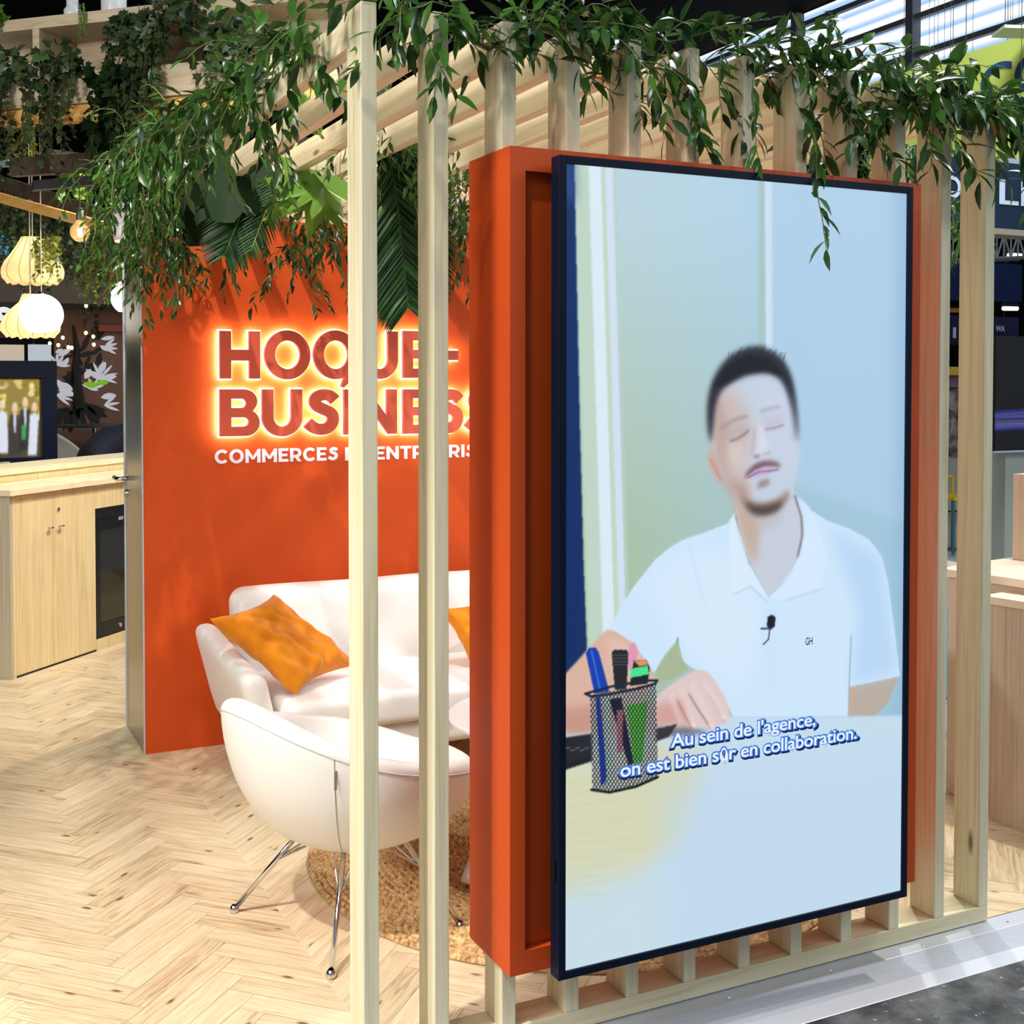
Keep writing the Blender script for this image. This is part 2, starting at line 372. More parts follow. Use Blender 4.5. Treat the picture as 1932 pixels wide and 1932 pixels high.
CONC = mat('stained_concrete', S((110, 112, 114)), 0.75)
def _conc():
    m = CONC; tc = nd(m, 'ShaderNodeTexCoord'); n = nd(m, 'ShaderNodeTexNoise'); n.inputs['Scale'].default_value = 4.6; n.inputs['Detail'].default_value = 10; n.inputs['Roughness'].default_value = .66; lk(m, tc.outputs['Object'], n.inputs[0])
    rp = ramp(m, n.outputs[0], [(0.34, S((30, 32, 34))), (0.47, S((70, 73, 76))), (0.6, S((104, 107, 110))), (0.78, S((158, 160, 160)))])
    n2 = nd(m, 'ShaderNodeTexNoise'); n2.inputs['Scale'].default_value = 38; n2.inputs['Detail'].default_value = 4; lk(m, tc.outputs['Object'], n2.inputs[0])
    r2 = ramp(m, n2.outputs[0], [(0.66, (0, 0, 0)), (0.74, (1, 1, 1))])
    mx = nd(m, 'ShaderNodeMix', data_type='RGBA'); lk(m, r2.outputs[0], mx.inputs[0]); lk(m, rp.outputs[0], mx.inputs[6]); mx.inputs[7].default_value = (*S((190, 190, 188)), 1)
    lk(m, mx.outputs[2], m.node_tree.nodes['Principled BSDF'].inputs['Base Color']); bump(m, n.outputs[0], .25, .01)
_conc()
struct(MB().box(-8, 16, -4, 2.632, -.06, -.022).build('floor_concrete', CONC))
HALLF = mat('hall_carpet', S((150, 152, 156)), .9)
struct(MB().box(4.6, 24, 2.632, 34, -.06, -.022).build('floor_hall', HALLF))
# aluminium threshold: flat strip under the sill, ridged ramp down to the concrete
def threshold():
    b = MB(); prof = [(YB + .02, -.0215), (YB + .02, -.002), (2.79, -.002)]
    y = 2.788; z = -.003
    for i in range(14):
        prof += [(y, z), (y - .0045, z), (y - .005, z - .0016), (y - .0065, z - .0016)]; y -= .0072; z -= .0006
    prof += [(y, z), (2.634, -.0205), (2.632, -.0215)]
    n = len(prof); x0, x1 = 0.2, 6.5
    b.add([(x0, p[0], p[1]) for p in prof] + [(x1, p[0], p[1]) for p in prof], [(i, i + 1, n + i + 1, n + i) for i in range(n - 1)])
    o = b.build('trim_threshold', ALU); struct(o)
    s = MB()
    for k in range(16):
        s.lathe([(0, .0012), (.004, .0010), (.005, 0)], (0.6 + .37 * k, 2.812, -.0022), 10)
    s.build('screw', CHROME, o)
threshold()

# orange partition wall with steel end panel
wl = MB().box(XW + .004, 3.45, YW, YWB, 0, WTOP).build('wall_back', ORANGE); struct(wl)
MB().box(XW, XW + .0035, YW + .006, YWB - .006, 0.002, WTOP - .01).build('steel_end_panel', STEEL, wl)
ed = MB(); ed.box(XW - .004, XW + .003, YW - .003, YW + .005, 0.001, WTOP); ed.box(XW - .006, XW + .004, YWB - .022, YWB, 0.001, WTOP)
ed.build('edge_profile', ALU, wl)
hd = MB(); p = atx(241, 903, XW); hd.tube([p + Vector((0, 0, 0)), p + Vector((-.05, .0, 0)), p + Vector((-.05, .11, 0))], .011, 10)
hd.build('door_lever', CHROME, wl, smooth=True)
p = atx(240, 931, XW); lb = MB().tube([p, p + Vector((-.012, 0, 0))], .02, 14); lb.build('lock_cylinder', CHROME, wl)

# hall: black ceiling, far walls, glazed clerestory wall on the right
struct(MB().box(-14, 24, -1.5, 40, 9.6, 9.8).build('ceiling', DARK))
struct(MB().box(-14, 24, 34, 34.3, -.1, 9.6).build('wall_far', DARK))
struct(MB().box(-14, -13.7, 2, 34, -.1, 9.6).build('wall_left', DARK))
XG = 17.0
struct(MB().box(XG + .6, XG + .9, 3, 34, -.1, 9.6).build('wall_right', DARK))
# louvred window band: pane by pane
LOUV = bpy.data.materials.new('daylit_louvres'); LOUV.use_nodes = True
def _louv():
    m = LOUV; nt = m.node_tree; nt.nodes.clear()
    tc = nd(m, 'ShaderNodeTexCoord'); sp = nd(m, 'ShaderNodeSeparateXYZ'); lk(m, tc.outputs['Object'], sp.inputs[0])
    mu = nd(m, 'ShaderNodeMath', operation='MULTIPLY'); lk(m, sp.outputs['Z'], mu.inputs[0]); mu.inputs[1].default_value = 3.4
    fr = nd(m, 'ShaderNodeMath', operation='FRACT'); lk(m, mu.outputs[0], fr.inputs[0])
    rp = ramp(m, fr.outputs[0], [(0.0, S((150, 190, 236))), (0.2, S((190, 216, 246))), (0.42, (1, 1, 1)), (0.8, (1, 1, 1)), (1.0, S((160, 198, 240)))])
    e = nd(m, 'ShaderNodeEmission'); e.inputs[1].default_value = 1.15; lk(m, rp.outputs[0], e.inputs[0])
    o = nd(m, 'ShaderNodeOutputMaterial'); lk(m, e.outputs[0], o.inputs[0])
_louv()
def windows():
    ys = [XG / (ray(px, 60)[0] / ray(px, 60)[1]) for px in (1932 + 330, 1715 + 7, 1497 + 7, 1300, 1120, 960, 820, 700)]
    zlo = atx(1763, 119, XG).z - .2; zhi = 9.55
    for i in range(len(ys) - 1):
        ya, yb = ys[i], ys[i + 1]
        w = struct(MB().box(XG + .12, XG + .16, ya + .08, yb - .08, zlo, zhi).build('window_%d' % (i + 1), LOUV))
        f = MB(); f.box(XG - .1, XG + .1, ya - .09, ya + .09, zlo, zhi)
        h = atx(1600, 13, XG).z - atx(1600, 79, XG).z
        z = atx(1600, 79, XG).z - h * 3
        while z < zlo: z += h
        while z < zhi:
            f.box(XG - .04, XG + .08, ya, yb, z - .05, z + .05); z += h
        f.build('window_frame', mat('mullion_grey', S((88, 92, 100)), .5), w)
windows()

# ------------------------------------------------------------------ PERGOLA (slatted screen with beams)
perg = thing('pergola', 'pale pine slatted screen with overhead beams standing on a timber sill', 'pergola', (PX[0], Y0, 0))
CABX0, CABX1, CABY0, CABY1, CABZ0, CABZ1 = 1.366, 2.751, 2.777, 3.028, 0.2247, 2.355
for k, x in enumerate(PX):
    for (za, zb) in (((SILLZ, CABZ0 - .001), (CABZ1 + .001, ZT)) if CABX0 < x + PW / 2 < CABX1 else ((SILLZ, ZT),)):
        MB().box(x, x + PW, Y0, YB, za, zb).build('post', PINE, perg, bevel=.0025, seg=2)
for k, x in enumerate(PX):
    MB().box(x, x + PW, YB + .0005, YW + .12, ZBM, ZT).build('beam', PINE_Y, perg, bevel=.002)
MB().box(PX[0], PX[-1] + PW, Y0, YB, 0.001, SILLZ - .0005).build('sill_plate', PINE_X, perg, bevel=.002)
MB().box(XW + .02, 3.4, YW + .02, YW + .115, WTOP + .001, ZBM - .001).build('wall_plate', PINE_X, perg, bevel=.002)

# ------------------------------------------------------------------ display cabinet
cab = thing('display_cabinet', 'tall orange box cabinet straddling the slats with the big portrait screen on its front', 'cabinet', (CABX0, CABY0, CABZ0))
T = .03
b = MB(); b.box(CABX0, CABX0 + T, CABY0, CABY1, CABZ0, CABZ1); b.build('side_panel', ORANGE, cab)
b = MB(); b.box(CABX1 - T, CABX1, CABY0, CABY1, CABZ0, CABZ1); b.build('side_panel', ORANGE, cab)
b = MB(); b.box(CABX0 + T, CABX1 - T, CABY0, CABY1, CABZ1 - T, CABZ1); b.build('top_panel', ORANGE, cab)
b = MB(); b.box(CABX0 + T, CABX1 - T, CABY0, CABY1, CABZ0, CABZ0 + T); b.build('bottom_panel', ORANGE, cab)
b = MB(); b.box(CABX0 + T, CABX1 - T, CABY1 - .02, CABY1, CABZ0 + T, CABZ1 - T); b.build('back_panel', ORANGE, cab)
fr = .044
b = MB()
b.box(CABX0 + T, CABX0 + fr, CABY0, CABY0 + .02, CABZ0 + T, CABZ1 - T); b.box(CABX1 - fr, CABX1 - T, CABY0, CABY0 + .02, CABZ0 + T, CABZ1 - T)
b.box(CABX0 + fr, CABX1 - fr, CABY0, CABY0 + .02, CABZ1 - T - .03, CABZ1 - T); b.box(CABX0 + fr, CABX1 - fr, CABY0, CABY0 + .02, CABZ0 + T, CABZ0 + T + .03)
b.build('front_frame', ORANGE, cab)
MB().box(CABX0 + fr, CABX1 - fr, CABY0 + .028, CABY0 + .04, CABZ0 + T, CABZ1 - T).build('recessed_panel', ORANGE, cab)

# ------------------------------------------------------------------ television
TX0, TX1, TZ0, TZ1, TY = 1.469, 2.649, 0.2242, 2.3288, 2.704
tv = thing('television', 'huge portrait screen in a blue-black frame showing a man in a white polo shirt', 'television', (TX0, TY, TZ0))
bz = .021; TD = .045
b = MB(); b.box(TX0, TX0 + bz, TY, TY + TD, TZ0, TZ1); b.box(TX1 - bz, TX1, TY, TY + TD, TZ0, TZ1)
b.box(TX0 + bz, TX1 - bz, TY, TY + TD, TZ0, TZ0 + bz); b.box(TX0 + bz, TX1 - bz, TY, TY + TD, TZ1 - bz, TZ1)
b.build('frame', NAVYF, tv, bevel=.0015)
MB().box(TX0 + .01, TX1 - .01, TY + .012, TY + TD, TZ0 + .01, TZ1 - .01).build('back_housing', BLACK, tv)
br = MB(); br.box(1.75, 1.83, TY + TD, CABY0 + .0275, .7, 1.9); br.box(2.28, 2.36, TY + TD, CABY0 + .0275, .7, 1.9); br.build('mounting_bracket', DARKG, tv)
MB().box(TX0 - .006, TX0 - .0005, TY + .012, TY + .035, .48, .53).build('side_button', BLACK, tv)

# --- the video picture: a dense mesh with a colour per vertex, painted from soft polygons
def blur(a, s):
    if s <= 0: return a
    n = int(3 * s) + 1; k = np.exp(-0.5 * (np.arange(-n, n + 1) / s) ** 2); k /= k.sum()
    p = np.pad(a, ((n, n), (0, 0)), mode='edge'); a = sum(k[i] * p[i:i + a.shape[0]] for i in range(2 * n + 1))
    p = np.pad(a, ((0, 0), (n, n)), mode='edge'); return sum(k[i] * p[:, i:i + a.shape[1]] for i in range(2 * n + 1))
class Painter:
    def __init__(s, PXa, PYa, base):
        s.x = PXa; s.y = PYa; s.im = np.broadcast_to(np.array(base, float), PXa.shape + (3,)).copy()
    def mask(s, poly):
        m = np.zeros(s.x.shape, bool); n = len(poly)
        for i in range(n):
            (xa, ya), (xb, yb) = poly[i], poly[(i + 1) % n]
            if ya == yb: continue
            c = ((ya > s.y) != (yb > s.y)) & (s.x < (xb - xa) * (s.y - ya) / (yb - ya) + xa); m ^= c
        return m.astype(float)
    def poly(s, poly, col, sig=.8, a=1.0, smooth=0):
        for _ in range(smooth):
            q = []
            for i in range(len(poly)):
                A, B = poly[i], poly[(i + 1) % len(poly)]
                q += [(.75 * A[0] + .25 * B[0], .75 * A[1] + .25 * B[1]), (.25 * A[0] + .75 * B[0], .25 * A[1] + .75 * B[1])]
            poly = q
        m = blur(s.mask(poly), sig)[..., None] * a; s.im = s.im * (1 - m) + np.array(col, float) * m
    def line(s, pts, w, col, sig=.6, a=1.0):
        m = np.zeros(s.x.shape)
        for (A, B) in zip(pts[:-1], pts[1:]):
            A = np.array(A, float); B = np.array(B, float); d = B - A; L = max(1e-6, d @ d)
            t = np.clip(((s.x - A[0]) * d[0] + (s.y - A[1]) * d[1]) / L, 0, 1)
            q = np.hypot(s.x - A[0] - t * d[0], s.y - A[1] - t * d[1]); m = np.maximum(m, np.clip(w / 2 - q + .5, 0, 1))
        m = blur(m, sig)[..., None] * a; s.im = s.im * (1 - m) + np.array(col, float) * m
    def field(s, m, col):
        m = m[..., None]; s.im = s.im * (1 - m) + np.array(col, float) * m
def lin(im):
    im = np.clip(im, 0, 255) / 255; return np.where(im <= .04045, im / 12.92, ((im + .055) / 1.055) ** 2.4)
def picture_mesh(name, o, ex, ez, nu, nv, paint, m, parent):
    us = np.linspace(0, 1, nu); vs = np.linspace(0, 1, nv); U, V = np.meshgrid(us, vs)
    o = np.array(o, float); ex = np.array(ex, float); ez = np.array(ez, float)
    P = o + U[..., None] * ex + V[..., None] * ez
    PXa, PYa = to_px(P); im = lin(paint(PXa, PYa))
    off = Vector(); p = parent
    while p is not None: off += p.location; p = p.parent
    co = (P - np.array(off)).reshape(-1, 3)
    idx = np.arange(nu * nv).reshape(nv, nu)
    F = np.stack([idx[:-1, :-1], idx[:-1, 1:], idx[1:, 1:], idx[1:, :-1]], -1).reshape(-1, 4)
    me = bpy.data.meshes.new(name); me.vertices.add(len(co)); me.vertices.foreach_set('co', co.ravel())
    me.loops.add(F.size); me.loops.foreach_set('vertex_index', F.ravel().astype(np.int32))
    me.polygons.add(len(F)); me.polygons.foreach_set('loop_start', (np.arange(len(F)) * 4).astype(np.int32)); me.update(calc_edges=True)
    a = me.color_attributes.new('picture', 'FLOAT_COLOR', 'POINT'); a.data.foreach_set('color', np.concatenate([im.reshape(-1, 3), np.ones((len(co), 1))], 1).astype(np.float32).ravel())
    me.materials.append(m); ob = bpy.data.objects.new(name, me); COL.objects.link(ob); ob.parent = parent; return ob
def paint_video(X, Y):
    P = Painter(X, Y, (184, 212, 224))
    g = np.clip((Y - 400) / 650, 0, 1); h = np.clip((X - 1120) / 420, 0, 1)
    c0 = np.array((186, 212, 220)); c1 = np.array((170, 192, 158)); c2 = np.array((176, 208, 234)); c3 = np.array((160, 196, 216))
    P.im = (c0 * (1 - g[..., None]) + c1 * g[..., None]) * (1 - h[..., None]) + (c2 * (1 - g[..., None]) + c3 * g[..., None]) * h[..., None]
    P.poly([(1110, 280), (1112, 280), (1170, 1300), (1090, 1300)], (190, 205, 170), 2, .6)
    sh = lambda x, y: x + (y - 305) * .030
    def strip(a, b_, col, sig, al=1):
        P.poly([(sh(a, 280), 280), (sh(b_, 280), 280), (sh(b_, 1300), 1300), (sh(a, 1300), 1300)], col, sig, al)
    strip(1083, 1110, (190, 212, 196), 1.5); strip(1110, 1134, (218, 234, 246), 1.5); strip(1134, 1141, (196, 214, 190), 1); strip(1141, 1156, (208, 224, 240), 1.5); strip(1156, 1162, (186, 206, 200), 1.5, .7)
    P.poly([(1050, 280), (1083, 280), (1086, 420), (1094, 800), (1101, 1060), (1108, 1240), (1050, 1300)], (10, 44, 100), 1.2)
    P.poly([(1050, 280), (1083, 280), (1085, 380), (1050, 380)], (52, 84, 146), 8, .7)
    P.poly([(1430, 320), (1443, 320), (1444, 760), (1432, 760)], (164, 192, 182), 2.5, .7)
    P.poly([(1443, 320), (1457, 320), (1459, 760), (1446, 760)], (206, 226, 244), 1.2)
    P.poly([(1457, 320), (1740, 320), (1740, 1000), (1459, 900)], (176, 206, 232), 6, .75)
    P.poly([(1690, 320), (1740, 320), (1740, 1500), (1690, 1500)], (140, 180, 214), 14, .6)
    # desk
    P.poly([(1050, 1368), (1300, 1352), (1740, 1350), (1740, 1760), (1050, 1900)], (196, 220, 236), 2)
    P.poly([(1050, 1440), (1240, 1400), (1330, 1420), (1300, 1580), (1190, 1660), (1050, 1700)], (214, 214, 178), 16, .95)
    P.poly([(1050, 1660), (1200, 1640), (1330, 1760), (1050, 1860)], (200, 220, 226), 22, .6)
    P.poly([(1250, 1480), (1740, 1420), (1740, 1720), (1250, 1800)], (190, 216, 238), 24, .6)
    for q in range(16):
        yy = 1480 + q * 14 + rng.uniform(-4, 4); P.line([(1066, yy), (1066 + rng.uniform(60, 170), yy - rng.uniform(6, 20))], 2, (190, 192, 154), 1.5, .35)
    # right forearm, arms
    P.poly([(1600, 1292), (1696, 1274), (1676, 1326), (1652, 1350), (1600, 1350)], (184, 172, 160), 1.2)
    P.poly([(1600, 1292), (1612, 1290), (1610, 1350), (1600, 1350)], (206, 170, 140), 2, .8)
    P.poly([(1060, 1278), (1090, 1246), (1125, 1206), (1152, 1182), (1200, 1214), (1236, 1268), (1225, 1310), (1180, 1350), (1120, 1380), (1060, 1384)], (218, 178, 160), 1.5, 1, 1)
    P.poly([(1150, 1200), (1205, 1225), (1220, 1262), (1190, 1280), (1150, 1260)], (226, 196, 186), 6, .8)
    P.poly([(1060, 1340), (1130, 1330), (1240, 1330), (1240, 1384), (1060, 1388)], (190, 136, 122), 7, .7)
    # shirt
    shirt = [(1150, 1184), (1168, 1150), (1196, 1106), (1236, 1056), (1262, 1034), (1290, 1018), (1330, 1004), (1372, 988), (1384, 970), (1396, 1010), (1412, 1064), (1450, 1128), (1494, 1090), (1512, 1030), (1514, 985), (1500, 934), (1530, 962), (1560, 982), (1604, 998), (1640, 1018), (1664, 1050), (1676, 1100), (1688, 1190), (1698, 1276), (1602, 1296), (1601, 1351), (1384, 1353), (1366, 1320), (1346, 1282), (1310, 1262), (1290, 1250), (1279, 1206), (1254, 1236), (1234, 1270), (1196, 1214)]
    P.poly(shirt, (206, 230, 250), 1.0)
    P.poly([(1560, 990), (1660, 1050), (1696, 1270), (1606, 1290), (1620, 1150)], (178, 210, 244), 12, .75)
    P.poly([(1220, 1100), (1300, 1030), (1400, 1060), (1440, 1160), (1400, 1300), (1300, 1230)], (216, 234, 252), 14, .8)
    P.line([(1300, 1025), (1312, 1080), (1330, 1140)], 2, (180, 206, 232), 2, .6)
    P.line([(1606, 1200), (1602, 1296), (1601, 1350)], 2.5, (140, 168, 196), 1, .8)
    P.line([(1279, 1204), (1276, 1226), (1262, 1240)], 3, (104, 124, 148), 1, .8)
    # gap under arm
    P.poly([(1279, 1210), (1284, 1240), (1300, 1262), (1262, 1284), (1236, 1290), (1240, 1262), (1256, 1238)], (168, 184, 150), 1.5)
    # neck
    P.poly([(1378, 890), (1388, 960), (1394, 1000), (1410, 1050), (1450, 1128), (1480, 1094), (1500, 1060), (1512, 1010), (1514, 985), (1500, 934), (1490, 890)], (198, 206, 220), 1.0)
    P.poly([(1378, 890), (1392, 990), (1412, 1050), (1430, 1062), (1432, 1010), (1440, 975), (1420, 930)], (196, 170, 152), 7, .9)
    P.poly([(1416, 965), (1480, 960), (1470, 990), (1440, 1000)], (190, 190, 196), 5, .8)
    P.line([(1500, 936), (1512, 975), (1514, 1010), (1506, 1050)], 4, (120, 84, 92), 1.5, .7)
    P.line([(1388, 975), (1396, 1020), (1414, 1066)], 2.5, (120, 92, 92), 1.2, .6)
    # collar
    P.poly([(1500, 930), (1528, 958), (1518, 1010), (1508, 1050), (1478, 1098), (1450, 1130), (1470, 1132), (1550, 1108), (1560, 1050), (1540, 985)], (214, 234, 254), 2, .9)
    P.poly([(1384, 968), (1376, 1000), (1380, 1060), (1384, 1122), (1416, 1105), (1450, 1130), (1414, 1066)], (218, 236, 252), 1.5, .9)
    P.line([(1384, 1122), (1416, 1106), (1448, 1136)], 2, (168, 196, 222), 1.2, .8); P.line([(1480, 1134), (1550, 1112)], 2, (172, 200, 228), 1.4, .7)
    P.poly([(1438, 1136), (1466, 1130), (1476, 1300), (1440, 1300)], (200, 226, 248), 4, .5)
    # head
    head = [(1342, 840), (1339, 790), (1344, 740), (1366, 712), (1400, 700), (1440, 698), (1474, 708), (1494, 742), (1504, 790), (1508, 840), (1506, 890), (1494, 930), (1476, 958), (1446, 972), (1416, 968), (1392, 948), (1374, 915), (1356, 880)]
    P.poly([(1336, 852), (1350, 846), (1364, 880), (1364, 912), (1350, 906), (1338, 880)], (214, 170, 162), 2.2, 1, 1)
    P.poly(head, (196, 208, 224), 3.0, 1, 1)
    P.poly([(1342, 800), (1350, 740), (1378, 730), (1410, 770), (1416, 830), (1408, 890), (1420, 940), (1400, 960), (1372, 915), (1350, 870)], (204, 182, 172), 10, .8)
    P.poly([(1360, 835), (1400, 835), (1404, 880), (1376, 884)], (218, 208, 204), 9, .7)
    P.poly([(1420, 790), (1434, 790), (1440, 850), (1420, 862)], (204, 196, 206), 5, .6)
    P.poly([(1426, 720), (1480, 740), (1500, 800), (1500, 890), (1470, 860), (1444, 790)], (204, 212, 232), 12, .7)
    P.poly([(1344, 760), (1356, 740), (1372, 800), (1372, 880), (1400, 950), (1372, 920), (1352, 870)], (176, 140, 128), 8, .55)
    P.poly([(1376, 905), (1410, 915), (1416, 950), (1398, 950)], (170, 138, 126), 6, .6)
    P.poly([(1428, 800), (1438, 800), (1452, 846), (1440, 862), (1428, 858)], (222, 222, 234), 4, .7)
    P.line([(1424, 806), (1422, 836), (1418, 856)], 4, (176, 152, 154), 3, .6)
    P.line([(1340, 866), (1352, 890), (1360, 906)], 2.5, (176, 120, 112), 1.6, .7)
    # hair
    hair = [(1341, 842), (1334, 800), (1334, 760), (1342, 722), (1356, 694), (1376, 672), (1402, 657), (1430, 652), (1462, 664), (1484, 686), (1498, 722), (1504, 780), (1506, 830), (1498, 780), (1484, 736), (1470, 712), (1446, 703), (1416, 706), (1386, 718), (1362, 734), (1350, 762), (1346, 800)]
    P.poly(hair, (36, 38, 48), 4.0, .96, 1)
    P.poly([(1344, 730), (1372, 690), (1412, 668), (1450, 676), (1484, 712), (1446, 700), (1404, 704), (1364, 728)], (24, 24, 34), 3, .8)
    for q in range(26):
        x0 = 1372 + q * 4.2; y0 = 690 - 22 * math.sin((q + 2) / 28 * math.pi); P.line([(x0, y0), (x0 + rng.uniform(2, 12), y0 - rng.uniform(10, 20))], 1.6, (40, 44, 54), .7, .5)
    P.poly([(1488, 730), (1500, 750), (1508, 830), (1500, 830)], (90, 96, 108), 5, .6)
    # brows, eyes, nose, mouth, beard
    P.line([(1362, 808), (1378, 796), (1396, 788), (1410, 786)], 5, (150, 134, 140), 2.4, .8)
    P.line([(1436, 776), (1452, 771), (1470, 768)], 5, (160, 160, 178), 2.4, .8)
    P.poly([(1366, 812), (1412, 796), (1414, 822), (1376, 836)], (186, 168, 172), 6, .6)
    P.line([(1378, 832), (1392, 828), (1406, 818), (1412, 812)], 3, (124, 92, 90), 1.6, .85)
    P.poly([(1438, 786), (1476, 778), (1482, 802), (1444, 812)], (190, 186, 204), 6, .6)
    P.line([(1444, 810), (1460, 808), (1478, 802)], 3, (138, 118, 134), 1.6, .8)
    P.line([(1424, 862), (1432, 860)], 5, (140, 104, 120), 2, .8); P.line([(1440, 858), (1452, 853)], 3, (164, 140, 164), 1.8, .7)
    P.poly([(1402, 904), (1410, 888), (1428, 872), (1450, 868), (1468, 872), (1476, 882), (1456, 880), (1430, 886), (1414, 898)], (116, 84, 86), 3, .92, 1)
    P.poly([(1408, 902), (1424, 888), (1444, 880), (1470, 884), (1450, 894), (1428, 900)], (196, 172, 208), 1.6, .9)
    P.line([(1412, 901), (1432, 890), (1450, 889), (1468, 886)], 2.2, (128, 74, 130), 1, .9)
    P.poly([(1428, 922), (1432, 908), (1452, 904), (1452, 914)], (140, 112, 106), 3.5, .85)
    P.poly([(1396, 930), (1412, 944), (1440, 950), (1470, 940), (1488, 922), (1490, 938), (1476, 960), (1448, 973), (1420, 971), (1402, 958)], (150, 124, 108), 4, .85, 1)
    P.poly([(1402, 946), (1430, 956), (1464, 950), (1478, 942), (1470, 962), (1446, 973), (1420, 971)], (70, 62, 60), 4, .9, 1)
    # hand on the desk
    P.poly([(1232, 1318), (1260, 1296), (1300, 1268), (1330, 1262), (1348, 1282), (1368, 1316), (1378, 1344), (1374, 1362), (1352, 1372), (1340, 1378), (1322, 1368), (1304, 1376), (1284, 1366), (1262, 1362), (1236, 1372)], (222, 200, 198), 1.4, 1, 1)
    P.poly([(1232, 1330), (1290, 1320), (1300, 1368), (1236, 1376)], (206, 150, 138), 7, .8)
    P.line([(1300, 1310), (1318, 1340), (1340, 1372)], 2.6, (150, 96, 92), 1.2, .85); P.line([(1278, 1322), (1292, 1350), (1306, 1374)], 2.4, (158, 104, 100), 1.2, .8); P.line([(1336, 1310), (1352, 1336), (1366, 1362)], 2, (186, 146, 146), 1.6, .6)
    P.poly([(1236, 1374), (1300, 1372), (1340, 1380), (1300, 1388), (1236, 1390)], (96, 74, 70), 3, .7)
    for (a_, b_, c_) in (((1284, 1300), (1300, 1338), (1310, 1370)), ((1306, 1292), (1328, 1332), (1344, 1368)), ((1330, 1290), (1352, 1324), (1368, 1352)), ((1266, 1312), (1276, 1342), (1284, 1362))):
        P.line([a_, b_, c_], 9, (234, 216, 216), 3, .55)
    for (a_, b_) in ((1308, 1370), (1341, 1371), (1366, 1355)): P.line([(a_ - 3, b_ - 3), (a_ + 3, b_)], 4, (238, 224, 226), 1, .8)
    # laptop
    P.poly([(1050, 1394), (1118, 1384), (1118, 1436), (1050, 1458)], (34, 36, 42), 1); P.poly([(1236, 1376), (1278, 1366), (1262, 1390), (1236, 1400)], (50, 50, 56), 1)
    for q in range(5): P.line([(1068 + q * 9, 1412 + (q % 2) * 4), (1074 + q * 9, 1411 + (q % 2) * 4)], 3, (104, 108, 116), .7, .8)
    for q in range(9): P.line([(1070 + q * 5, 1440 - q * 1.4), (1070 + q * 5, 1448 - q * 1.6)], 2, (12, 12, 16), .5, .9)
    # pens and mesh pen pot
    P.poly([(1105, 1232), (1112, 1222), (1124, 1222), (1130, 1232), (1150, 1306), (1122, 1310)], (18, 60, 170), .8); P.line([(1116, 1228), (1132, 1300)], 3, (70, 120, 220), .8, .9)
    P.poly([(1154, 1230), (1160, 1226), (1182, 1226), (1186, 1232), (1182, 1302), (1160, 1302)], (34, 36, 42), .8)
    for q in range(4): P.line([(1155, 1236 + q * 6), (1184, 1236 + q * 6)], 1.6, (78, 82, 90), .5)
    P.poly([(1186, 1218), (1198, 1212), (1204, 1228), (1196, 1262), (1186, 1264)], (226, 150, 178), 1.2); P.poly([(1196, 1246), (1220, 1246), (1226, 1260), (1222, 1290), (1188, 1294)], (30, 30, 34), .8); P.poly([(1196, 1246), (1218, 1244), (1224, 1254), (1206, 1258)], (216, 150, 96), 1); P.poly([(1189, 1262), (1222, 1256), (1225, 1272), (1190, 1279)], (72, 226, 146), .7)
    pot = [(1113, 1312), (1140, 1306), (1238, 1290), (1240, 1400), (1241, 1466), (1200, 1484), (1150, 1494), (1118, 1492)]
    P.poly(pot, (206, 212, 214), .8, .55)
    P.poly([(1124, 1316), (1132, 1314), (1146, 1470), (1134, 1484)], (20, 66, 200), .8); P.poly([(1140, 1316), (1150, 1314), (1152, 1480), (1144, 1484)], (180, 214, 206), .8); P.poly([(1150, 1320), (1172, 1316), (1196, 1440), (1186, 1444)], (24, 32, 62), .8); P.poly([(1164, 1340), (1176, 1338), (1174, 1420), (1164, 1420)], (206, 130, 140), 1)
    P.poly([(1182, 1332), (1222, 1324), (1212, 1438), (1196, 1440)], (92, 196, 70), .8)
    m = blur(P.mask(pot), .5)
    a = np.abs(((X + Y * .62) / 6.6) % 1 - .5) * 2; c = np.abs(((X - Y * .62) / 6.6) % 1 - .5) * 2
    net = np.clip((np.maximum(a, c) - .60) * 5, 0, 1); P.field(m * np.maximum(net * .95, .12), (16, 18, 26))
    P.line([(1104, 1309), (1116, 1314), (1150, 1310), (1200, 1300), (1236, 1290), (1240, 1284), (1216, 1284), (1150, 1296), (1104, 1309)], 4.5, (26, 34, 52), .6)
    P.line([(1116, 1490), (1150, 1495), (1200, 1484), (1241, 1466)], 5, (18, 22, 30), .7)
    # clip microphone
    P.poly([(1448, 1164), (1456, 1160), (1463, 1164), (1462, 1182), (1454, 1188), (1447, 1182)], (24, 28, 40), .9); P.line([(1436, 1186), (1454, 1186)], 3, (40, 46, 60), .7); P.line([(1452, 1188), (1450, 1206), (1440, 1216)], 2, (40, 46, 60), .7)
    # screen edge fall-off of the panel backlight
    return P.im
SCR = emit_attr('video_screen', 1.0)
NUs = 620; NVs = 1110
scr = picture_mesh('screen', (TX0 + bz, TY + .006, TZ0 + bz), (TX1 - TX0 - 2 * bz, 0, 0), (0, 0, TZ1 - TZ0 - 2 * bz), NUs, NVs, paint_video, SCR, tv)
def screen_text(body, px0, py_base, px1, capz, name, m, dy, off=0.0, tight=.95, zoff=0.0, xoff=0.0):
    A = at(px0, py_base, TY + .006); B = at(px1, 0, TY + .006)
    me = text_mesh(body, 1.0, 0, off, tight); lo, hi = mesh_bounds(me)
    w = hi[0] - lo[0]; sx = (B.x - A.x) / w
    return place_mesh(me, name, m, scr, lambda c: Vector((A.x + (c.x - lo[0]) * sx + xoff, TY + dy, A.z + c.y * capz + zoff)))
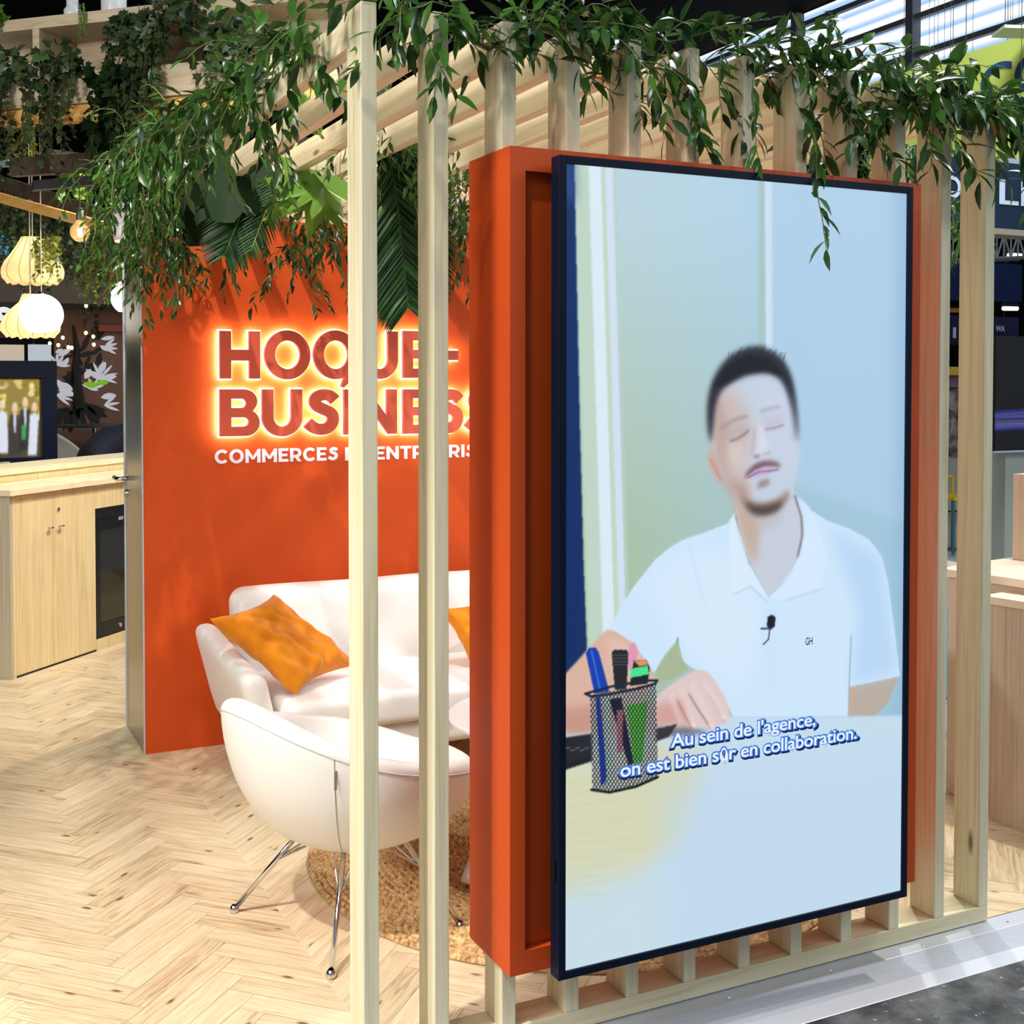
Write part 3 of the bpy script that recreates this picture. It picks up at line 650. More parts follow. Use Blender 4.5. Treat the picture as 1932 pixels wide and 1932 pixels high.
TW = emit('subtitle_white', S((232, 242, 255)), 1.0); TB = emit('subtitle_blue', S((74, 130, 220)), 1.0); TN = emit('subtitle_navy', S((18, 40, 96)), 1.0)
for body, a, yb, b2 in (("Au sein de l'agence,", 1265, 1410, 1547), ('on est bien sûr en collaboration.', 1170, 1466, 1626)):
    cz = .0515
    screen_text(body, a - 6, yb, b2 + 6, cz, 'subtitle_shadow', TN, .0050, .088, .98, -.006, .003)
    screen_text(body, a - 4, yb, b2 + 4, cz, 'subtitle_outline', TB, .0044, .074, .98)
    full = mesh_bounds(text_mesh(body, 1.0, 0, .012, .98)); words = body.split(' '); wpx = None
    A_ = at(a, yb, TY + .006); B_ = at(b2, 0, TY + .006); sx_ = (B_.x - A_.x) / (full[1][0] - full[0][0])
    for k_ in range(len(words)):
        end = mesh_bounds(text_mesh(' '.join(words[:k_ + 1]), 1.0, 0, .012, .98))[1][0]
        me_ = text_mesh(words[k_], 1.0, 0, .012, .98); hi_ = mesh_bounds(me_)[1][0]
        place_mesh(me_, 'subtitle_word', TW, scr, lambda c, e=end, h=hi_: Vector((A_.x + (c.x - h + e - full[0][0]) * sx_, TY + .0038, A_.z + c.y * cz)))
screen_text('GH', 1519, 1217, 1541, .030, 'shirt_initials', emit('initials_navy', S((34, 48, 78)), 1.0), .0046, .012)

# ------------------------------------------------------------------ illuminated sign
def zw(px, py): return at(px, py, YW)
sign = thing('illuminated_sign', 'two-line sign of standing orange letters with a bright white halo, on the orange wall', 'sign', (1.31, YW, 1.55))
HALO = emit('sign_halo_light', (1.0, 0.88, 0.70), 26.0)
RIM = emit('sign_halo_rim', (1.0, 0.92, 0.78), 1.5)  # glowing plate sized to supply the halo's white edge on the wall
def stroke_letter(ch):
    """bold geometric capitals, cap height 1; returns list of polygons-with-holes as outlines"""
    w = .235; out = []
    def arc(cx, cy, rx, ry, a0, a1, n=28): return [(cx + rx * math.cos(R(a0 + (a1 - a0) * i / n)), cy + ry * math.sin(R(a0 + (a1 - a0) * i / n))) for i in range(n + 1)]
    if ch == 'H': return .86, [[(0, 0), (w, 0), (w, .38), (.86 - w, .38), (.86 - w, 0), (.86, 0), (.86, 1), (.86 - w, 1), (.86 - w, .61), (w, .61), (w, 1), (0, 1)]], []
    if ch in 'OQ':
        o = arc(.49, .5, .49, .52, 0, 360, 48)[:-1]; h = arc(.49, .5, .27, .305, 0, 360, 40)[:-1]
        if ch == 'O': return .98, [o], [h]
        o = arc(.49, .5, .49, .52, -38, 292, 44)
        o = o + [(.60, -.17), (.66, -.20), (.86, -.02), (.80, .06)]
        return .98, [o], [h]
    if ch == 'U': return .84, [[(0, 1), (0, .38)] + arc(.42, .40, .42, .42, 180, 360)[1:-1] + [(.84, .38), (.84, 1), (.84 - w, 1), (.84 - w, .40)] + arc(.42, .40, .42 - w, .21, 360, 180)[1:-1] + [(w, .40), (w, 1)]], []
    if ch == 'E': return .70, [[(0, 0), (.70, 0), (.70, .20), (w, .20), (w, .41), (.62, .41), (.62, .60), (w, .60), (w, .80), (.69, .80), (.69, 1), (0, 1)]], []
    if ch == 'T': return .78, [[(.27, 0), (.51, 0), (.51, .79), (.78, .79), (.78, 1), (0, 1), (0, .79), (.27, .79)]], []
    if ch == 'I': return w, [[(0, 0), (w, 0), (w, 1), (0, 1)]], []
    if ch == 'N': return .88, [[(0, 0), (w, 0), (w, .62), (.68, 0), (.88, 0), (.88, 1), (.88 - w, 1), (.88 - w, .40), (.20, 1), (0, 1)]], []
    if ch == '-': return .36, [[(0, .38), (.36, .38), (.36, .58), (0, .58)]], []
    if ch == 'B': return .84, [[(0, 0), (.52, 0)] + arc(.55, .285, .29, .285, -90, 62, 16) + [(.70, .54)] + arc(.50, .745, .29, .255, -30, 90, 14) + [(.46, 1), (0, 1)]], \
        [[(w, .20), (.50, .20)] + arc(.51, .30, .10, .10, -80, 80, 8) + [(.50, .40), (w, .40)], [(w, .60), (.46, .60)] + arc(.46, .70, .095, .10, -80, 80, 8) + [(.46, .80), (w, .80)]]
    if ch == 'C':
        o = arc(.49, .5, .49, .515, 42, 318, 40); h = arc(.49, .5, .265, .295, 318, 42, 36); return .88, [o + h], []
    if ch == 'M': return 1.04, [[(0, 0), (w, 0), (w, .56), (.43, .24), (.61, .24), (1.04 - w, .56), (1.04 - w, 0), (1.04, 0), (1.04, 1), (.86, 1), (.52, .46), (.18, 1), (0, 1)]], []
    if ch in 'RP':
        bowl = [(.46, .98 + .02)]; top = [(0, 0), (w, 0), (w, .28 if ch == 'R' else .26)]
        if ch == 'R': top += [(.36, .28), (.55, 0), (.81, 0), (.585, .33)] + arc(.44, .64, .37, .36, -55, 90, 18) + [(0, 1)]
        else: top += [(.44, .26)] + arc(.44, .63, .37, .37, -90, 90, 20) + [(0, 1)]
        return (.81 if ch == 'P' else .82), [top], [[(w, .49 if ch == 'R' else .47), (.43, .49 if ch == 'R' else .47)] + arc(.43, .64, .145, .155, -90, 90, 10)[1:-1] + [(.43, .80), (w, .80)]]
    if ch == 'S':
        c = [(.64, .76), (.54, .87), (.38, .89), (.24, .83), (.20, .72), (.27, .62), (.40, .56), (.54, .50), (.61, .39), (.58, .23), (.46, .13), (.30, .115), (.17, .17), (.06, .27)]
        # offset the centre line on both sides
        pts = [Vector((x, y)) for x, y in c]
        for _ in range(2):
            q = [pts[0]]
            for a, b_ in zip(pts[:-1], pts[1:]): q += [a * .75 + b_ * .25, a * .25 + b_ * .75]
            pts = q + [pts[-1]]
        Lf, Rt = [], []
        for i, p in enumerate(pts):
            d = (pts[min(i + 1, len(pts) - 1)] - pts[max(i - 1, 0)]).normalized(); nrm = Vector((-d.y, d.x)); Lf.append(tuple(p + nrm * .122)); Rt.append(tuple(p - nrm * .122))
        return .74, [Lf + Rt[::-1]], []
def letter_curve(outer, holes, extr, off):
    cu = bpy.data.curves.new('l', 'CURVE'); cu.dimensions = '2D'; cu.fill_mode = 'BOTH'; cu.extrude = extr; cu.offset = off
    for poly in outer + holes:
        s = cu.splines.new('POLY'); s.points.add(len(poly) - 1)
        for i, p in enumerate(poly): s.points[i].co = (p[0], p[1], 0, 1)
        s.use_cyclic_u = True
    o = bpy.data.objects.new('l', cu); COL.objects.link(o)
    me = bpy.data.meshes.new_from_object(o.evaluated_get(bpy.context.evaluated_depsgraph_get())); bpy.data.objects.remove(o); bpy.data.curves.remove(cu); return me
def sign_letter(ch, px0, px1, pyb, pyt):
    wd, outer, holes = stroke_letter(ch)
    A = zw(px0, pyb); B = zw(px1, pyb); Tt = zw(px0, pyt); sx = (B.x - A.x) / wd; sz = Tt.z - A.z
    outer = [[(x * sx, y * sz) for x, y in q] for q in outer]; holes = [[(x * sx, y * sz) for x, y in q] for q in holes]
    f = letter_curve(outer, holes, .012, 0); l = place_mesh(f, 'letter', ORANGED, sign, lambda c: Vector((A.x + c.x, YW - .052 + c.z, A.z + c.y)))
    g = letter_curve(outer, holes, .002, .0065 if ch == 'S' else .0085); place_mesh(g, 'letter_rim', RIM, l, lambda c: Vector((A.x + c.x, YW - .036 + c.z, A.z + c.y)))
    h = letter_curve(outer, holes, .0015, .004); place_mesh(h, 'letter_light', HALO, l, lambda c: Vector((A.x + c.x, YW - .030 + c.z, A.z + c.y)))
for ch, a, b2 in (('H', 410, 485), ('O', 493.5, 579), ('Q', 585, 668), ('U', 676, 743), ('E', 753, 806), ('-', 830, 856)):
    sign_letter(ch, a, b2, 713 + (743 - a) * .004, 625)
for ch, a, b2 in (('B', 410, 484), ('U', 489, 564), ('S', 569, 634), ('I', 642, 662), ('N', 670, 741), ('E', 753, 806), ('S', 812, 866), ('S', 870, 924)):
    sign_letter(ch, a, b2, 822.5 - (a - 410) * .014, 734.5)
lett = thing('wall_lettering', 'flat white capitals spelling the second line under the glowing sign', 'lettering', (1.31, YW, 1.42))
def wall_text(body, px0, py0, px1, cap_px):
    A = zw(px0, py0); B = zw(px1, py0); sz = zw(px0, py0 - cap_px).z - A.z; x = 0.0; items = []
    for ch in body:
        if ch == ' ': x += .38; continue
        wd, outer, holes = stroke_letter(ch); items.append((x, outer, holes)); x += wd + .11
    sx = (B.x - A.x) / (x - .11)
    for (x0, outer, holes) in items:
        me = letter_curve([[((x0 + p[0]) * sx, p[1] * sz) for p in q] for q in outer], [[((x0 + p[0]) * sx, p[1] * sz) for p in q] for q in holes], .0006, 0)
        place_mesh(me, 'letter', mat('white_vinyl', S((232, 232, 246)), .5), lett, lambda c: Vector((A.x + c.x, YW - .0016 + c.z, A.z + c.y)))
wall_text('COMMERCES', 405, 875, 638, 26); wall_text('ET ENTREPRISES', 651, 869, 938, 25)

# ------------------------------------------------------------------ rounded soft boxes
def soft_box(x0, x1, y0, y1, z0, z1, rad=.04, fn=None, nx=1, seg=5):
    def axis(lo, hi):
        r_ = min(rad, (hi - lo) / 2 - 1e-4); a = [lo + r_ * (1 - math.cos(math.pi / 2 * k / seg)) for k in range(seg + 1)]; b_ = [hi - r_ * (1 - math.cos(math.pi / 2 * k / seg)) for k in range(seg, -1, -1)]
        n = max(2, int((hi - lo) / .06)); mid = [a[-1] + (b_[0] - a[-1]) * k / n for k in range(1, n)]
        return a + mid + b_
    A = (axis(x0, x1), axis(y0, y1), axis(z0, z1)); lo = (x0, y0, z0); hi = (x1, y1, z1); idx = {}; vs = []; fs = []
    def vert(i, j, k):
        if (i, j, k) in idx: return idx[(i, j, k)]
        p = [A[0][i], A[1][j], A[2][k]]; q = [min(max(p[a], lo[a] + min(rad, (hi[a] - lo[a]) / 2)), hi[a] - min(rad, (hi[a] - lo[a]) / 2)) for a in range(3)]
        d = Vector(p) - Vector(q); pt = Vector(q) + (d.normalized() * rad if d.length > 1e-9 else d)
        idx[(i, j, k)] = len(vs); vs.append(tuple(fn(pt) if fn else pt)); return idx[(i, j, k)]
    n = [len(a) for a in A]
    for ax in range(3):
        u, v = (ax + 1) % 3, (ax + 2) % 3
        for side in (0, n[ax] - 1):
            for a in range(n[u] - 1):
                for b_ in range(n[v] - 1):
                    q = []
                    for (da, db) in ((0, 0), (1, 0), (1, 1), (0, 1)):
                        c = [0, 0, 0]; c[ax] = side; c[u] = a + da; c[v] = b_ + db; q.append(vert(*c))
                    fs.append(tuple(q if side else q[::-1]))
    m = MB(); m.add(vs, fs); return m

# ------------------------------------------------------------------ sofa
SX0, SX1, SF, SBK = 1.165, 3.20, 4.80, 5.76
sofa = thing('sofa', 'white leather two-seat sofa with flared arms against the orange wall', 'sofa', (2.2, 5.3, 0))
def lean(c):  # back leans towards the wall and bulges a little
    t = (c.z - .3) / .5; return (c.x, c.y + .10 * t - .05 * (1 - ((c.x - 2.19) / 1.0) ** 2) * 0, c.z + .012 * math.sin(c.x * 9) * max(0, t - .8))
soft_box(1.315, 3.06, 5.44, 5.63, .28, .795, .075, lean, 8).build('backrest', WHITE, sofa, smooth=True)
def arm(sgn):
    def f(c):
        t = (c.y - SF - .06) / (5.56 - SF - .06)         # 0 front, 1 back
        out = (c.z - .16) * .21 + .05 * t * min(1, max(0, (c.z - .16) / .3)) - .05 * max(0, (.30 - c.z) / .14) ** 2
        x = c.x - out if sgn < 0 else c.x + out
        return (x, c.y, c.z + .10 * t * min(1, max(0, (c.z - .25) / .2)))
    return f
soft_box(1.265, 1.375, SF + .06, 5.60, .16, .555, .05, arm(-1), 6).build('arm', WHITE, sofa, smooth=True)
soft_box(3.00, 3.11, SF + .06, 5.60, .16, .555, .05, arm(1), 6).build('arm', WHITE, sofa, smooth=True)
soft_box(1.30, 3.08, SF + .06, 5.52, .17, .30, .05, None, 4).build('base', WHITE, sofa, smooth=True)
def pad(c): return (c.x, c.y, c.z + .015 * math.cos((c.x - 1.8) * 3) * (c.z > .36))
soft_box(1.352, 2.19, SF, 5.47, .30, .435, .045, pad, 6).build('seat_cushion', WHITE, sofa, smooth=True)
soft_box(2.20, 3.03, SF, 5.47, .30, .435, .045, pad, 6).build('seat_cushion', WHITE, sofa, smooth=True)
for x, y in ((1.34, 5.60), (1.42, 4.98), (3.05, 5.60), (2.96, 4.98)):
    MB().tube([(x, y, 0.001), (x + (.02 if x < 2 else -.02), y, .2)], [.013, .02], 10).build('leg', WHITEP, sofa, smooth=True)

# ------------------------------------------------------------------ cushions
def cushion(name, label, c, ex, ey, thick, seed):
    c = Vector(c); ex = Vector(ex); ey = Vector(ey); n = ex.cross(ey).normalized(); r_ = random.Random(seed); ph = [r_.uniform(0, 6) for _ in range(8)]
    b = MB(); N = 61
    def f(sgn):
        def g(i, j):
            u = -1 + 2 * i / (N - 1); v = -1 + 2 * j / (N - 1)
            k = 1 - .15 * (1 - abs(u) ** 2) * abs(v) ** 2.5; kk = 1 - .15 * (1 - abs(v) ** 2) * abs(u) ** 2.5
            h = ((1 - u ** 4) * (1 - v ** 4)) ** .55 * thick
            w = .004 * math.sin(15 * u + 6 * v + ph[4] + 2 * math.sin(4 * v)) + .004 * math.sin(8 * u - 17 * v + ph[5] + 2 * math.sin(5 * u)) + .005 * math.sin(9 * u + 4 * v + ph[0]) + .006 * math.sin(5 * u - 11 * v + ph[1]) + .005 * math.sin(14 * u * v + ph[2]) + .012 * math.sin(3 * u + 2.5 * v + ph[3])
            w *= (1 - u ** 6) * (1 - v ** 6); fold = -.010 * math.exp(-((u - .9 * v + .25) / .09) ** 2) * (1 - u * u) - .008 * math.exp(-((u + v - .9) / .08) ** 2)
            return c + ex * (u * kk) + ey * (v * k) + n * (sgn * (h + fold * (1 - v * v)) + w)
        return g
    b.grid(f(1), N, N); b.grid(f(-1), N, N, flip=True)
    o = b.build(name, MUSTARD, None, smooth=True)
    o.location = (0, 0, 0); return o
# corners read from the photo: left corner on the arm, bottom corner on the seat front, right corner on the seat
Lc, Bc, Rc, Tc = at(394, 1183, 5.13), atz(556, 1308, .452), atz(650, 1264, .475), at(517, 1132, 5.33)
cc = (Lc + Bc + Rc + Tc) / 4; e1 = ((Bc - Lc) + (Rc - Tc)) / 4; e2 = ((Tc - Lc) + (Rc - Bc)) / 4
nn = e1.cross(e2).normalized()
if nn.y > 0: nn = -nn
tag(cushion('cushion', '', cc + nn * .03, e1 * 1.08, e2 * 1.08, .072, 3), 'orange linen cushion propped in the left corner of the white sofa', 'cushion', 'orange cushions on the sofa')
c2 = at(893, 1222, 5.20)
tag(cushion('cushion', '', c2 + Vector((.11, -.02, .050)), (.21, .03, .02), (-.04, .12, .155), .065, 8), 'orange linen cushion further along the sofa, half hidden by the orange cabinet', 'cushion', 'orange cushions on the sofa')

# ------------------------------------------------------------------ tub armchairs on wire legs
def make_armchair(label):
    root = thing('armchair', label, 'armchair', (0, 0, 0), 'white tub armchairs')
    wl_, wf_ = .385, .405; NT = 64
    def rimz(a): return .50 + .285 * max(0, (1 + math.cos(a)) / 2) ** 2.2 + .085 * (1 - math.cos(a)) / 2 * max(0, math.cos(2 * a - math.pi) * .6 + .4)
    def P(a, k, z): return Vector((-wf_ * math.cos(a) * k, wl_ * math.sin(a) * k, z))
    rows = []
    for s in range(15):   # outer skin from bottom to rim
        t = s / 14; ang = t * math.pi / 2
        rows.append([P(2 * math.pi * k / NT, max(.03, math.sin(ang) ** .62) * (1 + .035 * t), .272 + (rimz(2 * math.pi * k / NT) - .03 - .272) * (1 - math.cos(ang)) ** .92) for k in range(NT)])
    for q in range(1, 8):  # rounded rim
        th = math.pi * q / 8; rows.append([P(2 * math.pi * k / NT, 1.035 - .085 * (1 - math.cos(th)), rimz(2 * math.pi * k / NT) - .03 + .030 * math.sin(th)) for k in range(NT)])
    for s in range(1, 9):
        t = s / 8; rows.append([P(2 * math.pi * k / NT, .865 - .20 * t, rimz(2 * math.pi * k / NT) * (1 - t) + .395 * t - .03 * (1 - t)) for k in range(NT)])
    rows.append([P(2 * math.pi * k / NT, .02, .392) for k in range(NT)])
    b = MB(); b.grid(lambda i, j: rows[j][i], NT, len(rows), closed_u=True)
    b.build('shell', WHITE, root, smooth=True)
    cu = MB(); N = 26
    cu.lathe([(0.001, .455), (.18, .455), (.25, .448), (.285, .425), (.285, .40)], (0.03, 0, 0), 40); cu.build('seat_cushion', WHITE, root, smooth=True)
    # side seam with a zip pull and rim piping
    a = R(-47); pts = [rows[s][int((a % (2 * math.pi)) / (2 * math.pi) * NT)] for s in range(3, 15)]
    off = [p + Vector((p.x, p.y, 0)).normalized() * .001 for p in pts]
    MB().tube(off, .0013, 6).build('seam', SEAMG, root)
    off2 = [p + Vector((.012, -.003, 0)) for p in off]; MB().tube(off2, .0010, 6).build('seam', SEAMG, root)
    rim = [P(2 * math.pi * k / NT, 1.037, rimz(2 * math.pi * k / NT) - .034) for k in range(NT + 1)]
    MB().tube(rim, .0025, 5, cap=False).build('piping', mat('white_piping', S((206, 206, 200)), .5), root)
    tg = MB(); q = pts[-2]; tg.obox(q + Vector((-.005, -.004, -.055)), (.011, .002, 0), (0, -.003, 0), (0, 0, .055)); tg.build('zip_tag', mat('grey_tag', S((176, 178, 176)), .6), root)
    feet = ((-.265, .30), (-.265, -.285), (.225, -.285), (.225, .30))
    for (x, y) in feet:
        sx, sy = (1 if x > 0 else -1), (1 if y > 0 else -1)
        top = Vector((.10 * sx, .11 * sy, .31)); ft = Vector((x, y, .012))
        g = MB(); g.tube([top, ft], .0085, 10); lg = g.build('leg', CHROME, root, smooth=True)
        MB().lathe([(0, 0), (.013, 0), (.0155, .004), (.0155, .014), (.012, .02), (.009, .024)], (x, y, .0005), 14).build('glide', CHROME, lg, smooth=True)
    w = MB()
    for (i, j) in ((0, 1), (1, 2), (2, 3), (3, 0)):
        A = Vector((*feet[i], 0)); B = Vector((*feet[j], 0))
        pa = Vector((.10 * (1 if A.x > 0 else -1), .11 * (1 if A.y > 0 else -1), .31)).lerp(Vector((A.x, A.y, .012)), .42)
        pb = Vector((.10 * (1 if B.x > 0 else -1), .11 * (1 if B.y > 0 else -1), .31)).lerp(Vector((B.x, B.y, .012)), .42)
        mid = (pa + pb) / 2 * .45; mid.z = .30
        w.tube([pa, mid, pb], .0042, 8)
    w.build('wire_brace', CHROME, root, smooth=True)
    return root
ch = make_armchair('white tub armchair in front of the sofa, its back to the two leftmost posts')
ch.location = (1.272, 3.755, 0); ch.rotation_euler = (0, 0, R(15))
ch2 = copy_tree(ch); tag(ch2, 'white tub armchair glimpsed in the gap between the last two posts on the right', 'armchair')
ch2.location = (3.17, 3.70, 0); ch2.rotation_euler = (0, 0, R(168))

# ------------------------------------------------------------------ coffee table and rug
TC = Vector((2.21, 4.13, 0)); tb = thing('coffee_table', 'low round white coffee table on cone legs between the armchair and sofa', 'table', (TC.x, TC.y, 0))
MB().lathe([(.001, .478), (.39, .478), (.402, .472), (.402, .463), (.39, .456), (.001, .456)], tuple(TC), 56).build('tabletop', WHITEP, tb, smooth=False)
for k in range(3):
    a = R(215 + 120 * k); f = TC + Vector((math.cos(a) * .622, math.sin(a) * .622, .030)); t = TC + Vector((math.cos(a) * .22, math.sin(a) * .22, .457))
    MB().tube([f, f.lerp(t, .02), t], [.03, .034, .016], 16).build('leg', WHITEP, tb, smooth=True)
RC = (2.235, 3.985); RR = 1.0
JUTE = mat('braided_jute', S((176, 138, 92)), .95, spec=.1)
def _jute():
    m = JUTE; tc = nd(m, 'ShaderNodeTexCoord'); sp = nd(m, 'ShaderNodeSeparateXYZ'); lk(m, tc.outputs['Object'], sp.inputs[0])
    at2 = nd(m, 'ShaderNodeMath', operation='ARCTAN2'); lk(m, sp.outputs['Y'], at2.inputs[0]); lk(m, sp.outputs['X'], at2.inputs[1])
    vl = nd(m, 'ShaderNodeVectorMath', operation='LENGTH'); lk(m, tc.outputs['Object'], vl.inputs[0])
    r1 = nd(m, 'ShaderNodeMath', operation='MULTIPLY'); lk(m, vl.outputs['Value'], r1.inputs[0]); r1.inputs[1].default_value = 42
    fl = nd(m, 'ShaderNodeMath', operation='FLOOR'); lk(m, r1.outputs[0], fl.inputs[0])
    th = nd(m, 'ShaderNodeMath', operation='MULTIPLY'); lk(m, at2.outputs[0], th.inputs[0]); lk(m, fl.outputs[0], th.inputs[1])
    cb = nd(m, 'ShaderNodeCombineXYZ'); lk(m, th.outputs[0], cb.inputs[0]); lk(m, r1.outputs[0], cb.inputs[1])
    n = nd(m, 'ShaderNodeTexNoise'); n.inputs['Scale'].default_value = 1.5; n.inputs['Detail'].default_value = 3; lk(m, cb.outputs[0], n.inputs[0])
    rp = ramp(m, n.outputs[0], [(.3, S((122, 90, 58))), (.5, S((190, 152, 104))), (.72, S((226, 198, 148)))]); lk(m, rp.outputs[0], m.node_tree.nodes['Principled BSDF'].inputs['Base Color'])
    bump(m, n.outputs[0], .7, .01)
_jute()
def make_rug():
    prof = []; n = 40; w = RR / n
    for i in range(n):
        r0 = i * w
        for t in (0.06, .3, .5, .7, .94): prof.append((max(.001, r0 + t * w), .004 + .012 * math.sin(math.pi * t)))
    prof += [(RR, .006), (RR, .0012)]
    NA = 220
    def f(i, j):
        a = 2 * math.pi * i / NA; r, z = prof[j]; tw = .0016 * math.sin(a * max(6, round(r / .022)) + j) if j < len(prof) - 2 else 0
        return (RC[0] + r * math.cos(a), RC[1] + r * math.sin(a), z + tw + .001)
    b = MB(); b.grid(f, NA, len(prof), closed_u=True)
    o = b.build('rug', JUTE, None, smooth=True)
    for v in o.data.vertices: v.co.x -= RC[0]; v.co.y -= RC[1]
    o.location = (RC[0], RC[1], 0.0); tag(o, 'round braided jute rug under the armchairs and coffee table', 'rug')
make_rug()

# ------------------------------------------------------------------ bar counter on the left
D1 = Vector((.6894, .7244, 0)); N1 = Vector((.7244, -.6894, 0))   # along the front, out of the front
C0 = atz(22, 1283); C0 = Vector((C0.x, C0.y, 0))
def along(px, py=1100):   # distance along the counter front seen at this pixel column
    d = ray(px, py); k = d[0] / d[1]; return (k * C0.y - C0.x) / (D1.x - k * D1.y)
bar = thing('bar_counter', 'pale oak bar counter with two cupboard doors, left of the orange wall', 'counter', tuple(C0))
BH = 1.085; s1, s2, s3 = along(30), along(101), along(181)
LEN = 2.6; DEP = .62
MB().obox(C0 + D1 * .0, D1 * .02, -N1 * DEP, (0, 0, BH)).build('end_panel', OAKGREY, bar)
MB().obox(C0 + D1 * .021 - N1 * .022, D1 * (LEN - .021), -N1 * (DEP - .03), (0, 0, BH - .001)).build('carcass', OAK, bar)
MB().obox(C0 + D1 * .021 , D1 * (s1 - .022), -N1 * .02, (0, 0, BH)).build('stile', OAK, bar)
def door(a, b_, knob):
    d = MB().obox(C0 + D1 * (a + .0015) + Vector((0, 0, .012)), D1 * (b_ - a - .003), -N1 * .02, (0, 0, BH - .018)).build('door', OAK, bar, bevel=.001)
    kk = MB(); p = C0 + D1 * knob + Vector((0, 0, .86)); kk.tube([p, p + N1 * .02], .006, 8); kk.tube([p + N1 * .02 - D1 * .02, p + N1 * .02 + D1 * .02], .006, 8); kk.build('handle', CHROME, d, smooth=True); return d
door(s1, s2, along(93)); d2 = door(s2, s3, along(113))
p = C0 + D1 * along(111) + Vector((0, 0, .965)); MB().tube([p, p + N1 * .006], .012, 12).build('lock', CHROME, d2)
MB().obox(C0 + D1 * s3 + Vector((0, 0, .93)), D1 * (LEN - s3), -N1 * .02, (0, 0, BH - .93)).build('fascia', OAK, bar)
MB().obox(C0 + D1 * s3 + Vector((0, 0, .0)), D1 * (LEN - s3), -N1 * .02, (0, 0, .075)).build('plinth', OAK, bar)
MB().obox(C0 + D1 * s1 + N1 * .001, D1 * (s3 - s1), -N1 * .004, (0, 0, .011)).build('toe_shade_strip', mat('toe_shade_brown', S((40, 28, 20)), .9), bar)  # solid dark strip in place of the shade below the doors
wt = tag(MB().obox(C0 - D1 * .03 + N1 * .03 + Vector((0, 0, BH + .001)), D1 * (LEN + .03), -N1 * (DEP * .62), (0, 0, .036)).build('worktop', OAKTOP, None, bevel=.002), 'pale oak worktop lying along the front of the bar counter', 'worktop')
ub = thing('raised_bar_shelf', 'raised pale oak bar top behind the counter worktop', 'bar top', tuple(C0))
MB().obox(C0 - D1 * .25 - N1 * .36 + Vector((0, 0, 1.17)), D1 * (LEN + .25), -N1 * .40, (0, 0, .035)).build('bar_top', OAKTOP, ub, bevel=.002)
MB().obox(C0 + D1 * .0 - N1 * .37 + Vector((0, 0, BH + .001)), D1 * LEN, -N1 * .05, (0, 0, .083)).build('riser', OAK, ub)
# wine fridge built into the counter
fr0 = C0 + D1 * (s3 + .004)
fridge = thing('wine_fridge', 'black glass-fronted fridge built into the counter beside the cupboard doors', 'fridge', tuple(fr0))
FW = .60
MB().obox(fr0 + N1 * .0005 - N1 * .021 + Vector((0, 0, .078)), D1 * FW, -N1 * .0005, (0, 0, .85)).build('body', BLACK, fridge)
fd = MB(); z0, z1 = .082, .925
fd.obox(fr0 + Vector((0, 0, z0)), D1 * .045, -N1 * .018, (0, 0, z1 - z0 - .07)); fd.obox(fr0 + D1 * (FW - .045) + Vector((0, 0, z0)), D1 * .045, -N1 * .018, (0, 0, z1 - z0 - .07))
fd.obox(fr0 + D1 * .045 + Vector((0, 0, z0)), D1 * (FW - .09), -N1 * .018, (0, 0, .09)); fd.obox(fr0 + D1 * .045 + Vector((0, 0, z1 - .14)), D1 * (FW - .09), -N1 * .018, (0, 0, .07))
dd = fd.build('door', BLACK, fridge)
MB().obox(fr0 + D1 * .045 - N1 * .006 + Vector((0, 0, z0 + .09)), D1 * (FW - .09), -N1 * .004, (0, 0, z1 - z0 - .23)).build('glass', mat('smoked_glass', S((34, 29, 16)), .06, spec=.8), dd)
MB().obox(fr0 + Vector((0, 0, z1 - .068)), D1 * FW, -N1 * .018, (0, 0, .068)).build('vent_panel', mat('vent_black', (0.002, .002, .002), .6), fridge)
q = fr0 + D1 * (along(224) - s3) + Vector((0, 0, .83)); MB().obox(q, D1 * .05, N1 * .002, (0, 0, .022)).build('badge', mat('pale_badge', S((170, 160, 186)), .3), dd)
q = fr0 + D1 * (along(225) - s3) + Vector((0, 0, .125)); MB().tube([q, q + N1 * .006], .014, 14).build('lock', CHROME, dd)

def bar_stool(px, py, wpx, Y, label):
    c = at(px, py, Y); st = thing('bar_stool', label, 'bar stool', (c.x, c.y, 0), 'grey-green bar stools')
    sc = (Y * .9 + c.x * .435) / FPX; w = wpx * sc
    def f(i, j):
        u = -1 + 2 * i / 20; v = j / 10; a = u * 1.15
        return Vector((c.x, c.y, c.z)) + D1 * (math.sin(a) / math.sin(1.15) * w / 2) - N1 * (.06 - .11 * (1 - math.cos(a))) * -1 + Vector((0, 0, -.30 + .30 * v - .04 * (abs(u) ** 6)))
    b = MB(); b.grid(f, 21, 11); o = b.build('backrest', GREYGREEN, st, smooth=True); s = o.modifiers.new('t', 'SOLIDIFY'); s.thickness = .03; s.offset = 0
    se = MB(); se.lathe([(.001, 0), (w * .48, 0), (w * .5, .02), (w * .48, .05), (.001, .055)], (c.x + N1.x * -.16, c.y + N1.y * -.16, c.z - .36), 24); se.build('seat', GREYGREEN, st, smooth=True)
    for sx in (-1, 1):
        for sy in (-1, 1):
            q = Vector((c.x, c.y, 0)) - N1 * .16; MB().tube([q + D1 * (.2 * sx) + N1 * (.18 * sy), q + D1 * (.12 * sx) + N1 * (.1 * sy) + Vector((0, 0, c.z - .36))], .011, 8).build('leg', DARKG, st)
bar_stool(142, 866, 124, 9.75, 'grey-green bar stool back showing above the middle of the bar top')
bar_stool(-12, 872, 78, 9.5, 'grey-green bar stool back at the left edge of the picture, behind the bar top')

